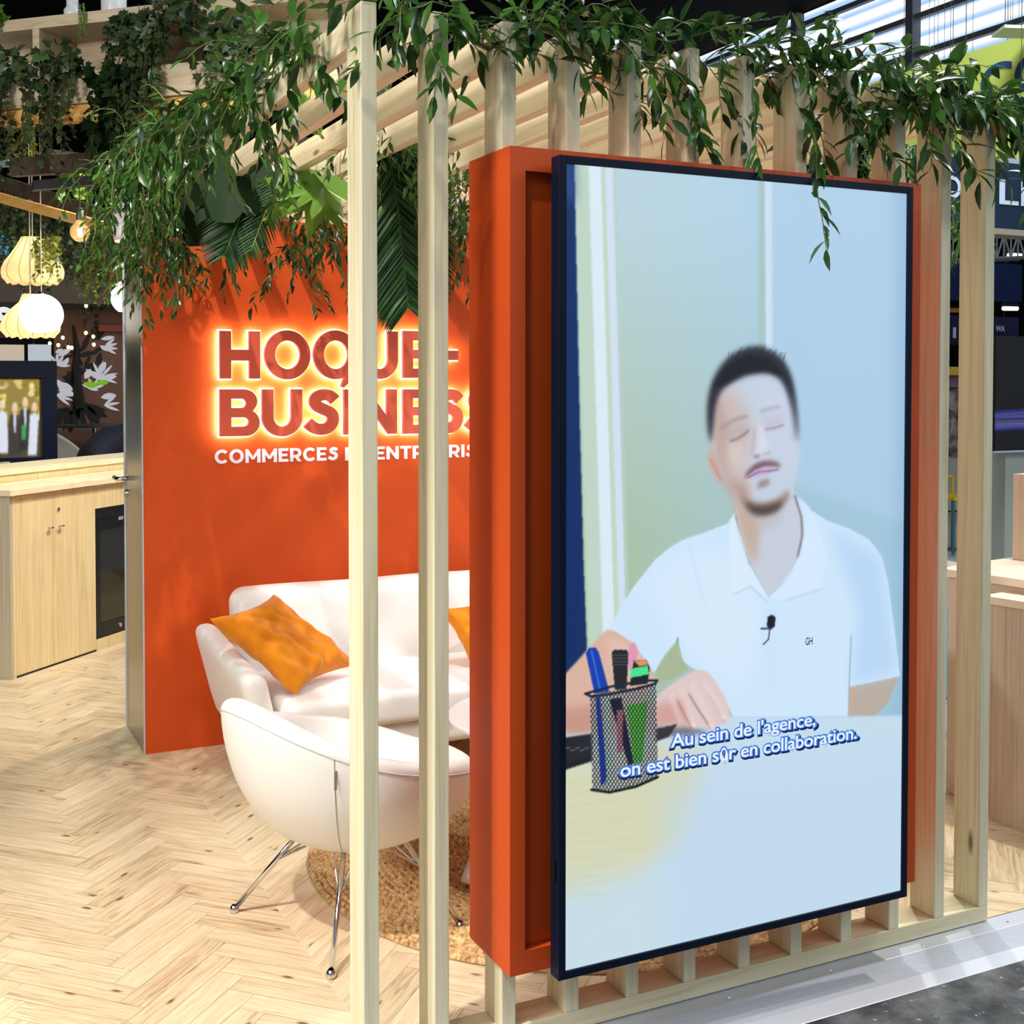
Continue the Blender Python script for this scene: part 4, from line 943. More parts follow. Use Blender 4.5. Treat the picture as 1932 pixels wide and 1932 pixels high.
# ------------------------------------------------------------------ screen behind the bar
def paint_group(X, Y):
    P = Painter(X, Y, (150, 130, 60)); r_ = np.random.default_rng(5)
    for _ in range(60):
        x, y = r_.uniform(-80, 95), r_.uniform(712, 790); c = [(236, 214, 120), (190, 170, 70), (120, 116, 44), (246, 232, 170), (226, 170, 120)][r_.integers(5)]
        w, h = r_.uniform(3, 12), r_.uniform(3, 9); P.poly([(x - w, y), (x, y - h), (x + w, y), (x, y + h)], c, 1.2, .8, 1)
    P.poly([(-90, 800), (100, 790), (100, 900), (-90, 900)], (70, 62, 42), 5, .9)
    for k in range(9):
        x = -70 + k * 19 + r_.uniform(-4, 4); y = 770 + r_.uniform(-14, 14)
        P.poly([(x - 9, y + 12), (x + 9, y + 12), (x + 13, y + 90), (x - 13, y + 90)], [(44, 40, 44), (226, 232, 246), (60, 54, 48)][k % 3], 1.6, .95)
        P.poly([(x - 3, y + 10), (x + 3, y + 10), (x + 2, y + 46), (x - 2, y + 46)], (214, 226, 244), 1.4, .9)
        P.poly([(x - 6, y - 4), (x, y - 10), (x + 6, y - 4), (x + 5, y + 8), (x - 5, y + 8)], (238, 206, 168), 1.6, .95, 1); P.poly([(x - 6, y - 5), (x, y - 12), (x + 6, y - 5)], (250, 244, 230), 1.6, .7, 1)
    for x in (45, 86): P.poly([(x - 5, 802), (x + 5, 802), (x + 4, 830), (x - 4, 830)], (60, 170, 80), 1.5, .9)
    return P.im
YS = 10.2
a0 = at(-95, 872, YS); a1 = at(109, 872, YS); atop = at(109, 681, YS)
ws = thing('wall_screen', 'landscape screen in a thick dark frame behind the bar, showing a group photo', 'screen', (a0.x, YS, 0))
f = .115; b = MB(); H1 = atop.z; Z1 = at(109, 905, YS).z
b.box(a0.x, a1.x, YS, YS + .12, H1 - .135, H1); b.box(a1.x - f, a1.x, YS, YS + .12, Z1, H1 - .135); b.box(a0.x, a0.x + f, YS, YS + .12, Z1, H1 - .135)
zb = at(90, 862, YS).z; b.box(a0.x + f, a1.x - f, YS, YS + .12, Z1, zb)
b.build('frame', NAVYF, ws, bevel=.004)
sf = MB(); e = .012; sf.box(a1.x - f - e, a1.x - f, YS + .04, YS + .06, zb, H1 - .135); sf.box(a0.x + f, a1.x - f, YS + .04, YS + .06, H1 - .135 - e, H1 - .135); sf.build('bezel', mat('dull_gold_bezel', S((120, 100, 50)), .4, .6), ws)
picture_mesh('screen', (a0.x + f, YS + .055, zb), (a1.x - a0.x - 2 * f - e, 0, 0), (0, 0, H1 - .135 - e - zb), 150, 120, paint_group, emit_attr('group_screen', 1.0), ws)
MB().box(a0.x + .2, a1.x - .2, YS + .13, YS + .6, 0, H1 - .06).build('stand', NAVYF, ws)

# ------------------------------------------------------------------ pendant lamps, bulbs
def cord(b, p, ztop, r=.004): b.tube([p, (p[0], p[1], ztop)], r, 6)
CORDM = mat('pale_cord', S((206, 190, 160)), .7)
SHADE = bpy.data.materials.new('silk_shade'); SHADE.use_nodes = True
def _shade():
    m = SHADE; b = m.node_tree.nodes['Principled BSDF']; b.inputs['Base Color'].default_value = (*S((240, 222, 182)), 1); b.inputs['Roughness'].default_value = .8
    b.inputs['Emission Color'].default_value = (*S((250, 226, 168)), 1); b.inputs['Emission Strength'].default_value = .42
    tr = nd(m, 'ShaderNodeBsdfTranslucent'); tr.inputs[0].default_value = (*S((250, 232, 190)), 1); mx = nd(m, 'ShaderNodeMixShader'); mx.inputs[0].default_value = .5
    lk(m, b.outputs[0], mx.inputs[1]); lk(m, tr.outputs[0], mx.inputs[2]); lk(m, mx.outputs[0], m.node_tree.nodes['Material Output'].inputs[0])
_shade()
RIBM = mat('shade_rib', S((150, 128, 86)), .7)
def fabric_lamp(px, pytop, pybot, halfpx, toppx, Y, label, skew=0.0):
    t = at(px, pytop, Y); bt = at(px, pybot, Y); sc = (Y * .9 + t.x * .435) / FPX; Rm = halfpx * sc; Rt = toppx * sc; H = t.z - bt.z
    L = thing('pendant_lamp', label, 'pendant lamp', (t.x, t.y, bt.z), 'ribbed silk pendant lamps')
    prof = [(Rt, 1.0), (Rt * 1.05, .97), (Rt * 1.45, .8), (Rm * .72, .6), (Rm * .9, .45), (Rm * .99, .3), (Rm, .2), (Rm * .97, .1), (Rm * .86, .02), (Rm * .80, 0)]
    N = 72; ribs = 12
    def f(i, j):
        a = 2 * math.pi * i / N; r, h = prof[j]; sw = 1 + .05 * (abs(math.sin(a * ribs / 2)) - .6) * (1 - h)
        return (t.x + r * sw * math.cos(a) + skew * h, t.y + r * sw * math.sin(a), bt.z + H * h - .012 * abs(math.sin(a * ribs / 2)) * (h < .01))
    b = MB(); b.grid(f, N, len(prof), closed_u=True, flip=True); b.build('lamp_shade', SHADE, L, smooth=True)
    rb = MB()
    for k in range(ribs):
        rb.tube([Vector(f(int(k * N / ribs), j)) + Vector((0, 0, 0)) for j in range(len(prof))], .0022, 5)
    rb.build('ribs', RIBM, L)
    c = MB(); cord(c, (t.x + skew, t.y, bt.z + H), bt.z + H + 1.4); c.build('cord', CORDM, L)
    MB().sphere((t.x, t.y, bt.z + H * .5), .05).build('bulb', emit('silk_lamp_bulb', (1, .82, .5), 16), L, smooth=True)
    return L
fabric_lamp(61, 448, 533, 56, 20, 9.0, 'upper ribbed silk pendant lamp partly covered by ivy')
fabric_lamp(57, 555, 634, 53, 14, 8.6, 'lower ribbed silk pendant lamp behind the bright globe', 0.0)
def globe(px, py, rpx, Y, label):
    c = at(px, py, Y); sc = (Y * .9 + c.x * .435) / FPX; r = rpx * sc
    L = thing('globe_lamp', label, 'pendant lamp', (c.x, c.y, c.z), 'white globe pendant lamps')
    prof = [(r * math.sin(R(a)), r * math.cos(R(a))) for a in range(10, 146, 9)]
    MB().lathe(prof, tuple(c), 36).build('globe', GLOBE, L, smooth=True)
    MB().lathe([(.001, r * 1.10), (.02, r * 1.08), (r * .19, r * .99), (r * .19, r * .95)], tuple(c), 20).build('cap', CHROME, L, smooth=True)
    b = MB(); cord(b, (c.x, c.y, c.z + r * 1.08), c.z + r + (1.1 if px < 200 else .75), .003); b.build('cord', CORDM, L)
globe(78.5, 594, 39.5, 7.9, 'bright white globe lamp hanging in front of the lower silk shade')
globe(243, 561, 33, 9.42, 'white globe lamp half hidden by the steel edge of the orange wall')
def bulb(px, py, rpx, Y, label, cordlen=.5, big=False):
    c = at(px, py, Y); sc = (Y * .9 + c.x * .435) / FPX; r = rpx * sc
    L = thing('light_bulb', label, 'light bulb', (c.x, c.y, c.z), 'bare filament bulbs')
    if big:
        prof = [(r * math.sin(R(a)), r * math.cos(R(a))) for a in range(180, 34, -8)] + [(r * .46, r * .98), (r * .36, r * 1.25)]
        MB().lathe(prof, tuple(c), 32).build('glass', GLASSB, L, smooth=True)
        fm = MB()
        for k in range(6):
            a = k * math.pi / 3; fm.tube([(c.x + .006 * math.cos(a), c.y + .006 * math.sin(a), c.z - r * .45), (c.x + r * .16 * math.cos(a), c.y + r * .16 * math.sin(a), c.z), (c.x + .006 * math.cos(a), c.y + .006 * math.sin(a), c.z + r * .5)], r * .07, 6)
        fm.build('filament', FIL, L)
        MB().lathe([(r * .38, r * 1.2), (r * .38, r * 2.3), (r * .30, r * 2.45), (.001, r * 2.5)], tuple(c), 20).build('socket', mat('socket_grey', S((96, 98, 90)), .4, .5), L, smooth=True)
        b = MB(); cord(b, (c.x, c.y, c.z + r * 2.45), c.z + r * 2.4 + cordlen, .003); b.build('cord', DARKG, L)
    else:
        MB().sphere(tuple(c), r, 12, 8, (1, 1, 1.25)).build('glass', emit('small_bulb_glow', (1.0, .62, .24), 4), L, smooth=True)
        b = MB(); b.tube([(c.x, c.y, c.z + r), (c.x, c.y, c.z + r * 2.6)], r * .5, 8); cord(b, (c.x, c.y, c.z + r * 2.4), c.z + r * 2 + cordlen, .003); b.build('socket', DARKG, L)
bulb(151, 438, 18.5, 7.0, 'large clear amber filament bulb hanging by the steel wall edge', at(151, 353, 7.0).z - at(151, 438, 7.0).z - .15, True)
for (x, y, lab) in ((39, 636, 'leftmost small glowing bulb under the lower silk shade'), (52.5, 635, 'small glowing bulb second from left under the lower silk shade'), (63, 655, 'small glowing bulb hanging just above the dark screen frame'), (94, 648, 'small glowing bulb left of the leaf-cut screen'), (110, 651, 'low small bulb third right of the globe lamp'), (118.5, 637, 'small bulb hanging highest right of the globe lamp'), (129, 655, 'left bulb of the low touching pair'), (135.5, 656, 'right bulb of the low touching pair'), (162, 628, 'small glowing bulb by the red strip'), (176, 635, 'small glowing bulb beside the white sign in the distance'), (177, 650, 'small glowing bulb lowest of the right-hand three'), (162.5, 577, 'bright round lamp under the hanging ivy')):
    c_ = at(x, y, 12.32); bulb(x, y, 3.2, 12.32, lab, max(.02, at(0, 570, 12.3).z - c_.z - .02))
sp = at(240, 405, 6.6)
sl = thing('spotlight', 'white cylindrical spotlight above the steel edge of the orange wall', 'spotlight', tuple(sp))
p0 = at(232, 453, 6.6); p1 = at(228, 400, 6.6); p2 = at(238, 366, 6.6); p3 = at(262, 352, 6.6)
MB().tube([p0, p0.lerp(p1, .3), p1, p1.lerp(p2, .6), p2, p2.lerp(p3, .5), p3], [.045, .05, .07, .075, .07, .06, .03], 18).build('body', WHITEP, sl, smooth=True)
MB().tube([p1, Vector((p1.x + .02, YWB - .001, p1.z))], .012, 8).build('bracket', DARKG, sl)
MB().tube([p0 + Vector((0, 0, -.001)), p0 + Vector((0, 0, -.012))], [.043, .040], 18).build('lens', emit('spot_lens', (1, .8, .6), 1.2), sl)

# ------------------------------------------------------------------ plywood shelf hanging over the bar (upper left)
SD = Vector((-.7244, .6894, 0)); SN = Vector((-.6894, -.7244, 0))   # runs away to the left, faces the camera
S0 = at(237, 14, 6.3)
def shelf_pt(px, py):   # point on the shelf's front plane
    d = Vector(ray(px, py)); t = (Vector((S0.x, S0.y, 0)).dot(SN)) / d.dot(SN); return Vector((d.x * t, d.y * t, EYE + d.z * t))
shelf = thing('plant_shelf', 'pine plywood plant shelf hanging above the bar at the upper left', 'shelf', tuple(S0))
A = shelf_pt(-60, 30); Bp = shelf_pt(640, 30); dirv = Bp - A; dirv.z = 0; LN = dirv.length; dirv.normalize()
O = Vector((A.x, A.y, 0)); back = -SN; DP = .30
def zs(px, py): return shelf_pt(px, py).z
zt1, zt0 = zs(237, 14), zs(237, 36); zm1, zm0 = zs(150, 136), zs(150, 194); zl0 = zs(150, 226)
MB().obox(O + Vector((0, 0, zt0)), dirv * LN, back * DP, (0, 0, zt1 - zt0)).build('upper_board', PLY, shelf)
MB().obox(O + Vector((0, 0, zm0)), dirv * LN, back * .03, (0, 0, zm1 - zm0)).build('front_board', PLY, shelf)
MB().obox(O + back * .031 + Vector((0, 0, zm0)), dirv * LN, back * (DP - .031), (0, 0, .03)).build('lower_board', PLY, shelf)
MB().obox(O + back * (DP + .001) + Vector((0, 0, zm0)), dirv * LN, back * .015, (0, 0, zt0 - zm0)).build('back_board', PLY, shelf)
for px in (68, 398):
    q = shelf_pt(px, 110); s = (q - O).dot(dirv); MB().obox(O + dirv * (s - .02) + Vector((0, 0, zm1)), dirv * .04, back * (DP - .01), (0, 0, zt0 - zm1 - .001)).build('divider', PLY, shelf)
WARMB = wood('warm_beam', S((214, 158, 78)), S((228, 176, 98)), S((236, 190, 116)), (4, 4, 30), knots=False)  # honey tone holds the orange light under the plant shelf
tag(MB().obox(O + back * .02 + Vector((0, 0, zl0)), dirv * LN, back * .06, (0, 0, zm0 - zl0 - .004)).build('hanging_beam', WARMB, None), 'honey-coloured beam just below the plant shelf, orange light put into its colour', 'beam', 'beams of the hanging trellis')
tag(MB().obox(O + back * .30 + Vector((0, 0, zl0 - .20)), dirv * LN, back * .05, (0, 0, .10)).build('hanging_beam', DARKBEAM, None), 'dark brown beam parallel to and lower than the plant shelf', 'beam', 'beams of the hanging trellis')
def beam_px(a, b, Ya, Yb, h, w, m, label):
    A = at(*a, Ya); B = at(*b, Yb); d = (B - A).normalized(); side = d.cross(Vector((0, 0, 1))).normalized()
    tag(MB().obox(A, B - A, side * w, (0, 0, h)).build('hanging_beam', m, None), label, 'beam', 'beams of the hanging trellis')
beam_px((-10, 378), (250, 452), 8.4, 7.2, .06, .05, WARMB, 'honey-coloured lower trellis beam slanting down to the steel wall edge')
beam_px((-10, 352), (250, 438), 8.8, 7.6, .09, .05, DARKBEAM, 'dark brown beam directly above the slanting honey-coloured beam')
beam_px((-10, 318), (100, 306), 8.6, 8.9, .05, .12, mat('grey_white_beam', S((150, 156, 152)), .6), 'pale grey metal beam at the left edge behind the ivy')
beam_px((60, 362), (176, 352), 6.98, 6.98, .05, .08, DARKG, 'short dark grey cross beam above the amber bulb')
beam_px((92, 330), (250, 350), 9.4, 9.4, .18, .05, mat('grey_brown_beam', S((90, 84, 76)), .7), 'wide grey brown beam behind the ivy left of the spotlight')
def pot(px, py_bot, py_top, wpx, label, big=False):
    q = shelf_pt(px, py_bot) + back * .10; sc = (q.x * .435 + q.y * .9) / FPX; w = wpx * sc / 2; z0 = zt1 + .001
    P_ = thing('plant_pot', label, 'plant pot', (q.x, q.y, z0), 'white pots on the shelf')
    if big: MB().lathe([(.001, 0), (w * .95, 0), (w, .01), (w * 1.02, .20), (w * .95, .20), (w * .9, .18), (.001, .18)], (q.x, q.y, z0), 28).build('body', WHITEP, P_, smooth=True)
    else:
        MB().lathe([(.001, 0), (w, 0), (w, .05), (w * .86, .055), (w * .7, .07)], (q.x, q.y, z0), 28).build('saucer', WHITEP, P_, smooth=True)
        MB().lathe([(w * .68, .062), (w * .76, .20), (w * .70, .20), (.001, .18)], (q.x, q.y, z0), 28).build('body', WHITEP, P_, smooth=True)
pot(113, 32, 0, 31, 'white footed pot on the upper shelf, left of the wide pot')
pot(192, 20, 0, 46, 'wide white pot on the upper shelf beside the hanging fern', True)

# ------------------------------------------------------------------ foliage
def lance(L, W, fold=.25, curl=.25):
    """smilax / ruscus leaf template: x along the leaf, z up"""
    vs = []; n = 5
    prof = [(0, .04), (.18, .62), (.42, 1.0), (.70, .72), (1.0, .02)]
    for (t, w) in prof:
        z = -curl * L * t * t
        vs += [(t * L, -w * W / 2, z + fold * w * W / 2), (t * L, 0, z), (t * L, w * W / 2, z + fold * w * W / 2)]
    fs = []
    for i in range(n - 1):
        a = i * 3; fs += [(a, a + 3, a + 4, a + 1), (a + 1, a + 4, a + 5, a + 2)]
    return vs, fs
def ivy(L):
    o = [(0, 0), (.10, .30), (.02, .50), (.32, .34), (.55, .46), (.62, .22), (1.0, 0)]
    vs = [(.28 * L, 0, .02 * L)] + [(x * L, y * L, -.10 * L * (x * x + abs(y))) for x, y in o] + [(x * L, -y * L, -.10 * L * (x * x + abs(y))) for x, y in o[-2:0:-1]]
    n = len(vs) - 1; fs = [(0, 1 + (i + 1) % n, 1 + i) for i in range(n)]
    return vs, fs
class Foliage:
    def __init__(s, seed): s.l = MB(); s.r = []; s.st = MB(); s.rd = random.Random(seed)
    def leaf(s, tpl, p, d, up=None, scale=1.0):
        d = Vector(d).normalized(); up = Vector(up) if up else Vector((s.rd.uniform(-.6, .6), s.rd.uniform(-.6, .6), 1))
        y = up.cross(d); y = y.normalized() if y.length > 1e-4 else d.orthogonal().normalized(); z = d.cross(y)
        vs, fs = tpl; p = Vector(p)
        s.l.add([p + d * (v[0] * scale) + y * (v[1] * scale) + z * (v[2] * scale) for v in vs], fs); q = s.rd.random(); s.r += [q] * len(fs)
    def stem(s, p, d, length, step, leaf, spread=.9, grav=.06, wob=.25, r=.0016, ls=(.75, 1.2), skip=0, upbias=None):
        p = Vector(p); d = Vector(d).normalized(); pts = [p.copy()]; side = 1; n = int(length / step)
        for i in range(n):
            d = (d + Vector((s.rd.gauss(0, wob), s.rd.gauss(0, wob), s.rd.gauss(0, wob) - grav))).normalized(); p = p + d * step; pts.append(p.copy())
            if i < skip: continue
            o = d.orthogonal().normalized(); o = Matrix.Rotation(s.rd.uniform(0, 6.28), 3, d) @ o
            ld = d * s.rd.uniform(.4, 1.0) + o * spread * s.rd.uniform(.6, 1.3) + Vector((0, 0, -.25))
            s.leaf(leaf, p, ld, scale=s.rd.uniform(*ls) * (1 - .25 * i / n)); side = -side
        s.st.tube(pts, [r] * (len(pts) - 1) + [r * .4], 5)
    def build(s, name, label, cat, leafm, stemm, loc, group=None):
        root = thing(name, label, cat, loc, group)
        lo = s.l.build('foliage', leafm, root, smooth=True, rnd=s.r)
        lo['kind'] = 'stuff'
        if s.st.v: s.st.build('stem', stemm, root, smooth=True)
        return root
RUS = lance(.084, .029); RUSS = lance(.064, .021); RUSL = lance(.10, .036)
def garland(seed, a, b, n, spread, drop, label, leaf=RUS, upk=.25):
    F = Foliage(seed); a = Vector(a); b = Vector(b); rd = F.rd; d = (b - a).normalized()
    for k in range(n):
        t = rd.random(); p = a.lerp(b, t) + Vector((rd.gauss(0, .02), rd.gauss(0, spread), rd.gauss(.0, spread * .6)))
        if rd.random() < .55:   # runs along the beam
            dd = d * rd.choice((-1, 1)) + Vector((0, rd.uniform(-.5, .2), rd.uniform(-.05, .5) * upk * 2)); F.stem(p, dd, rd.uniform(.25, .5), .026, leaf, grav=.05, wob=.14)
        else:                   # falls over the edge
            dd = Vector((rd.uniform(-.6, .6), rd.uniform(-.6, .15), rd.uniform(-.3, .35))); F.stem(p, dd, rd.uniform(.4, 1.0) * drop, .026, leaf, grav=.16, wob=.12)
    return F
FY = 2.875
F = garland(21, (1.02, FY, 2.69), (1.95, FY, 2.70), 44, .045, .32, '')
for (px, py, ln, dx) in ((1195, 95, .34, .55), (1250, 110, .42, .5), (1300, 120, .22, .1)):
    F.stem(at(px, py, 2.82), (dx, -.05, -.6), ln, .022, RUS, grav=.05, wob=.08)
F.build('leaf_garland', 'leafy green garland along the post tops above the left half of the screen', 'garland', LEAF, STEM, (1.5, FY, 2.69), 'leaf garlands on the pergola')
F = garland(22, (1.90, FY, 2.69), (2.85, FY, 2.70), 40, .045, .32, '')
for (px, py, ln, dx) in ((1420, 150, .30, -.1), (1500, 190, .48, .35), (1548, 250, .40, .12), (1590, 150, .33, .3)):
    F.stem(at(px, py, 2.82), (dx, -.06, -.6), ln, .022, RUS, grav=.06, wob=.08)
F.stem(at(1535, 250, 2.70), (.12, -.03, -.6), .34, .026, RUS, grav=.05, wob=.07)
F.build('leaf_garland', 'leafy green garland along the post tops above the right half of the screen', 'garland', LEAF, STEM, (2.4, FY, 2.69), 'leaf garlands on the pergola')
F = garland(23, (2.75, FY - .02, 2.66), (3.22, FY - .02, 2.60), 34, .055, .34, '', RUSL)
for k in range(6):
    F.stem(at(1880 + F.rd.uniform(-10, 60), 200 + F.rd.uniform(-20, 60), 2.85), (F.rd.uniform(-.1, .6), -.1, F.rd.uniform(-.6, .0)), F.rd.uniform(.25, .5), .026, RUS, grav=.1, wob=.1)
F.build('leaf_garland', 'thick bunch of glossy leaves hanging over the two rightmost posts', 'garland', LEAF, STEM, (3.1, FY, 2.65), 'leaf garlands on the pergola')
# long mass along the first beam, thickening towards the orange wall
F = Foliage(24); rd = F.rd
for k in range(150):
    t = rd.random() ** .75; y = 3.0 + 2.75 * t; x = .985 + rd.gauss(0, .05) - .08 * t; z = 2.70 + rd.uniform(-.03, .05)
    dirn = Vector((rd.uniform(-.9, .35), rd.uniform(-.8, .5), rd.uniform(-.6, .5)))
    F.stem((x, y, z), dirn, rd.uniform(.16, .34 + .34 * t), .027, RUSS if t > .5 else RUS, grav=.10 + .05 * t, wob=.13)
for k in range(24):
    y = rd.uniform(5.0, 5.8); F.stem((rd.uniform(.86, 1.02), y, rd.uniform(2.45, 2.72)), (rd.uniform(-.5, .3), rd.uniform(-.5, .1), -.5), rd.uniform(.3, .62), .026, RUSS, grav=.16, wob=.10)
F.build('leaf_garland', 'dense mass of leaves cascading from the leftmost beam down to the orange wall corner', 'garland', LEAF, STEM, (.98, 4.4, 2.65), 'leaf garlands on the pergola')
# bunches hanging under the beams over the lounge
def bunch(seed, spots, label, leaf=RUSS, ln=(.2, .45), cnt=14):
    F = Foliage(seed)
    for (px, py, Y) in spots:
        c = at(px, py, Y)
        for k in range(cnt):
            F.stem(c + Vector((F.rd.gauss(0, .07), F.rd.gauss(0, .10), F.rd.uniform(0, .06))), (F.rd.uniform(-.7, .7), F.rd.uniform(-.7, .5), F.rd.uniform(-.7, .25)), F.rd.uniform(*ln), .026, leaf, grav=.12, wob=.12)
    c = at(*spots[0]); F.build('hanging_foliage', label, 'foliage', LEAF, STEM, tuple(c), 'foliage hanging under the beams')
bunch(31, [(760, 210, 4.6), (870, 240, 4.6), (880, 330, 4.8), (860, 400, 5.1), (740, 260, 4.3)], 'dark leafy bunch hanging under the beams behind the second and third posts', RUSS, (.2, .5))
bunch(32, [(600, 420, 5.2), (620, 340, 5.0), (560, 330, 4.9), (600, 470, 5.3)], 'leafy bunch dangling in front of the orange wall just left of the first post', RUSS, (.18, .42))
bunch(33, [(1010, 255, 4.6), (1120, 255, 4.6), (1230, 270, 4.8), (1340, 265, 4.9)], 'dark foliage visible over the top of the orange cabinet, left half', RUS, (.18, .36))
bunch(34, [(1455, 285, 5.0), (1560, 300, 5.2), (1660, 310, 5.4), (1730, 290, 5.6)], 'dark foliage visible over the top of the screen, right half', RUS, (.18, .34))
bunch(35, [(1805, 470, 5.0), (1806, 420, 5.0), (1806, 380, 5.0)], 'narrow trail of leaves seen through the last gap between the posts', RUS, (.15, .3), 7)
bunch(36, [(430, 420, 5.3), (330, 470, 5.6), (280, 440, 5.6)], 'leafy strands hanging over the upper left corner of the orange wall', RUSS, (.2, .4), 12)
# palm frond
def leaflet(L, W):
    vs = []; fs = []
    for (t, w_) in ((0, .9), (.2, 1.0), (.5, .8), (.8, .45), (1.0, .03)):
        z = -.12 * L * t * t; vs += [(t * L, -w_ * W / 2, z + .3 * w_ * W / 2), (t * L, 0, z), (t * L, w_ * W / 2, z + .3 * w_ * W / 2)]
    for i in range(4):
        a = i * 3; fs += [(a, a + 3, a + 4, a + 1), (a + 1, a + 4, a + 5, a + 2)]
    return vs, fs
def frond(name, label, p, leafL, mat_, n=46, dens=1.0, w=.018):
    F = Foliage(sum(map(ord, label)) % 997 + 1); p = [Vector(q) for q in p]
    def bez(t): return ((1 - t) ** 3) * p[0] + 3 * (1 - t) ** 2 * t * p[1] + 3 * (1 - t) * t * t * p[2] + t ** 3 * p[3]
    vw = Vector((.42, .9, 0))
    for i in range(n):
        t = .12 + .88 * i / (n - 1); c = bez(t); d = (bez(min(1, t + .02)) - bez(t - .02)).normalized(); s = d.cross(vw).normalized()
        L = leafL * (math.sin(math.pi * (.12 + .80 * t)) ** .6)
        for sg in (-1, 1):
            F.leaf(leaflet(L, w), c, d * .85 + s * sg * .75 + vw * F.rd.uniform(-.12, .12), up=-vw + s * sg * .4)
    F.st.tube([bez(t / 20) for t in range(21)], [.006 - .004 * t / 20 for t in range(21)], 6)
    F.build(name, label, 'palm frond', mat_, mat('frond_midrib', S((150, 160, 60)), .5), tuple(p[0]), 'palm and fern fronds under the beams')
frond('palm_frond', 'long palm frond hanging down between the first two posts in front of the sign', (at(700, 200, 4.4), at(748, 290, 4.4), at(752, 400, 4.45), at(770, 575, 4.5)), .34, PALM, 84, 1, .020)
frond('palm_frond', 'palm frond with feathery tips hanging over the wall left of the fatsia leaf', (at(500, 300, 5.0), at(480, 350, 5.0), at(450, 410, 5.0), at(425, 480, 5.0)), .20, PALM, 40, 1, .012)
frond('fern_frond', 'light green fern frond catching the light under the first beam', (at(610, 262, 4.2), at(590, 228, 4.2), at(560, 205, 4.2), at(520, 190, 4.2)), .10, FATSIA, 26, 1, .020)
frond('palm_frond', 'thin palm leaflets hanging down beside the big dark leaf', (at(560, 270, 4.9), at(530, 330, 4.9), at(500, 400, 4.9), at(475, 470, 4.9)), .14, PALM, 24, 1, .010)
frond('palm_frond', 'dark palm frond above the screen behind the middle posts', (at(1180, 300, 5.2), at(1240, 250, 5.1), at(1330, 250, 5.0), at(1420, 290, 5.0)), .30, PALM, 40, 1, .02)
frond('palm_frond', 'dark palm frond above the screen behind the right-hand posts', (at(1640, 320, 5.4), at(1600, 255, 5.3), at(1520, 250, 5.2), at(1430, 300, 5.2)), .30, PALM, 40, 1, .02)
# broad single leaves
def broad(name, label, c, tip, width, m, lobes=0, bend=.1):
    c = Vector(c); tip = Vector(tip); d = tip - c; L = d.length; d.normalize(); vw = Vector((.42, .9, 0)); s = d.cross(vw).normalized(); nrm = s.cross(d)
    b = MB(); N = 24; rows = []
    out = []
    if lobes:
        for i in range(lobes):
            a = R(-78 + 156 * i / (lobes - 1)); a0 = a - R(78 / lobes); rr = L * (1 - .25 * abs(a) / 1.4)
            out += [(a0, L * .42), (a - R(5.5), rr * .72), (a, rr), (a + R(5.5), rr * .72)]
        out += [(R(86), L * .42), (R(130), L * .20), (R(180), L * .05), (R(-130), L * .20)]
    else:
        for i in range(40):
            a = -math.pi + 2 * math.pi * i / 40; ca = math.cos(a / 2); rr = (.22 + .78 * ca ** 1.4); notch = 1 - .16 * (i % 5 == 2) * (abs(a) < 2.2); out.append((a * .98, L * rr * notch * (1 - .35 * abs(math.sin(a)) * (1 - width))))
    vs = [c + d * L * .12]
    for a, r_ in out:
        x, y = r_ * math.cos(a), r_ * math.sin(a) * (1 if lobes else width * 1.15); vs.append(c + d * x + s * y + nrm * (-bend * L * ((x / L) ** 2) + .10 * abs(y)))
    n = len(out); fs = [(0, 1 + i, 1 + (i + 1) % n) for i in range(n)]
    root = thing(name, label, 'leaf', tuple(c), 'broad leaves under the beams')
    b.add(vs, fs); b.build('blade', m, root, smooth=False, rnd=[.45 + .06 * (i % 2) for i in range(n)])
    st = MB(); st.tube([c + Vector((.06, .02, .16)), c + Vector((.03, .0, .05)), c, c + d * L * .5], [.006, .005, .004, .002], 6); st.build('petiole', STEM, root, smooth=True)
broad('fatsia_leaf', 'bright green lobed fatsia leaf just left of the first post', at(610, 340, 4.7), at(590, 440, 4.55), 1, FATSIA, 7, .25)
broad('fatsia_leaf', 'long pointed green leaf reaching left towards the wall from the fatsia leaf', at(600, 350, 4.75), at(490, 425, 4.7), 1, FATSIA, 5, .1)
broad('monstera_leaf', 'big dark round leaf hanging above the left part of the sign', at(440, 310, 5.0), at(425, 425, 4.95), .85, BIGLEAF)
broad('monstera_leaf', 'dark broad leaf hanging left of the big round one', at(375, 370, 5.3), at(380, 470, 5.2), .8, BIGLEAF)
broad('rubber_leaf', 'dark rust-backed leaf between the first and second post', at(722, 185, 4.3), at(745, 262, 4.2), .45, BIGLEAF)
broad('rubber_leaf', 'dark leaf above the left end of the cabinet', at(1000, 290, 4.6), at(960, 232, 4.6), .6, BIGLEAF)

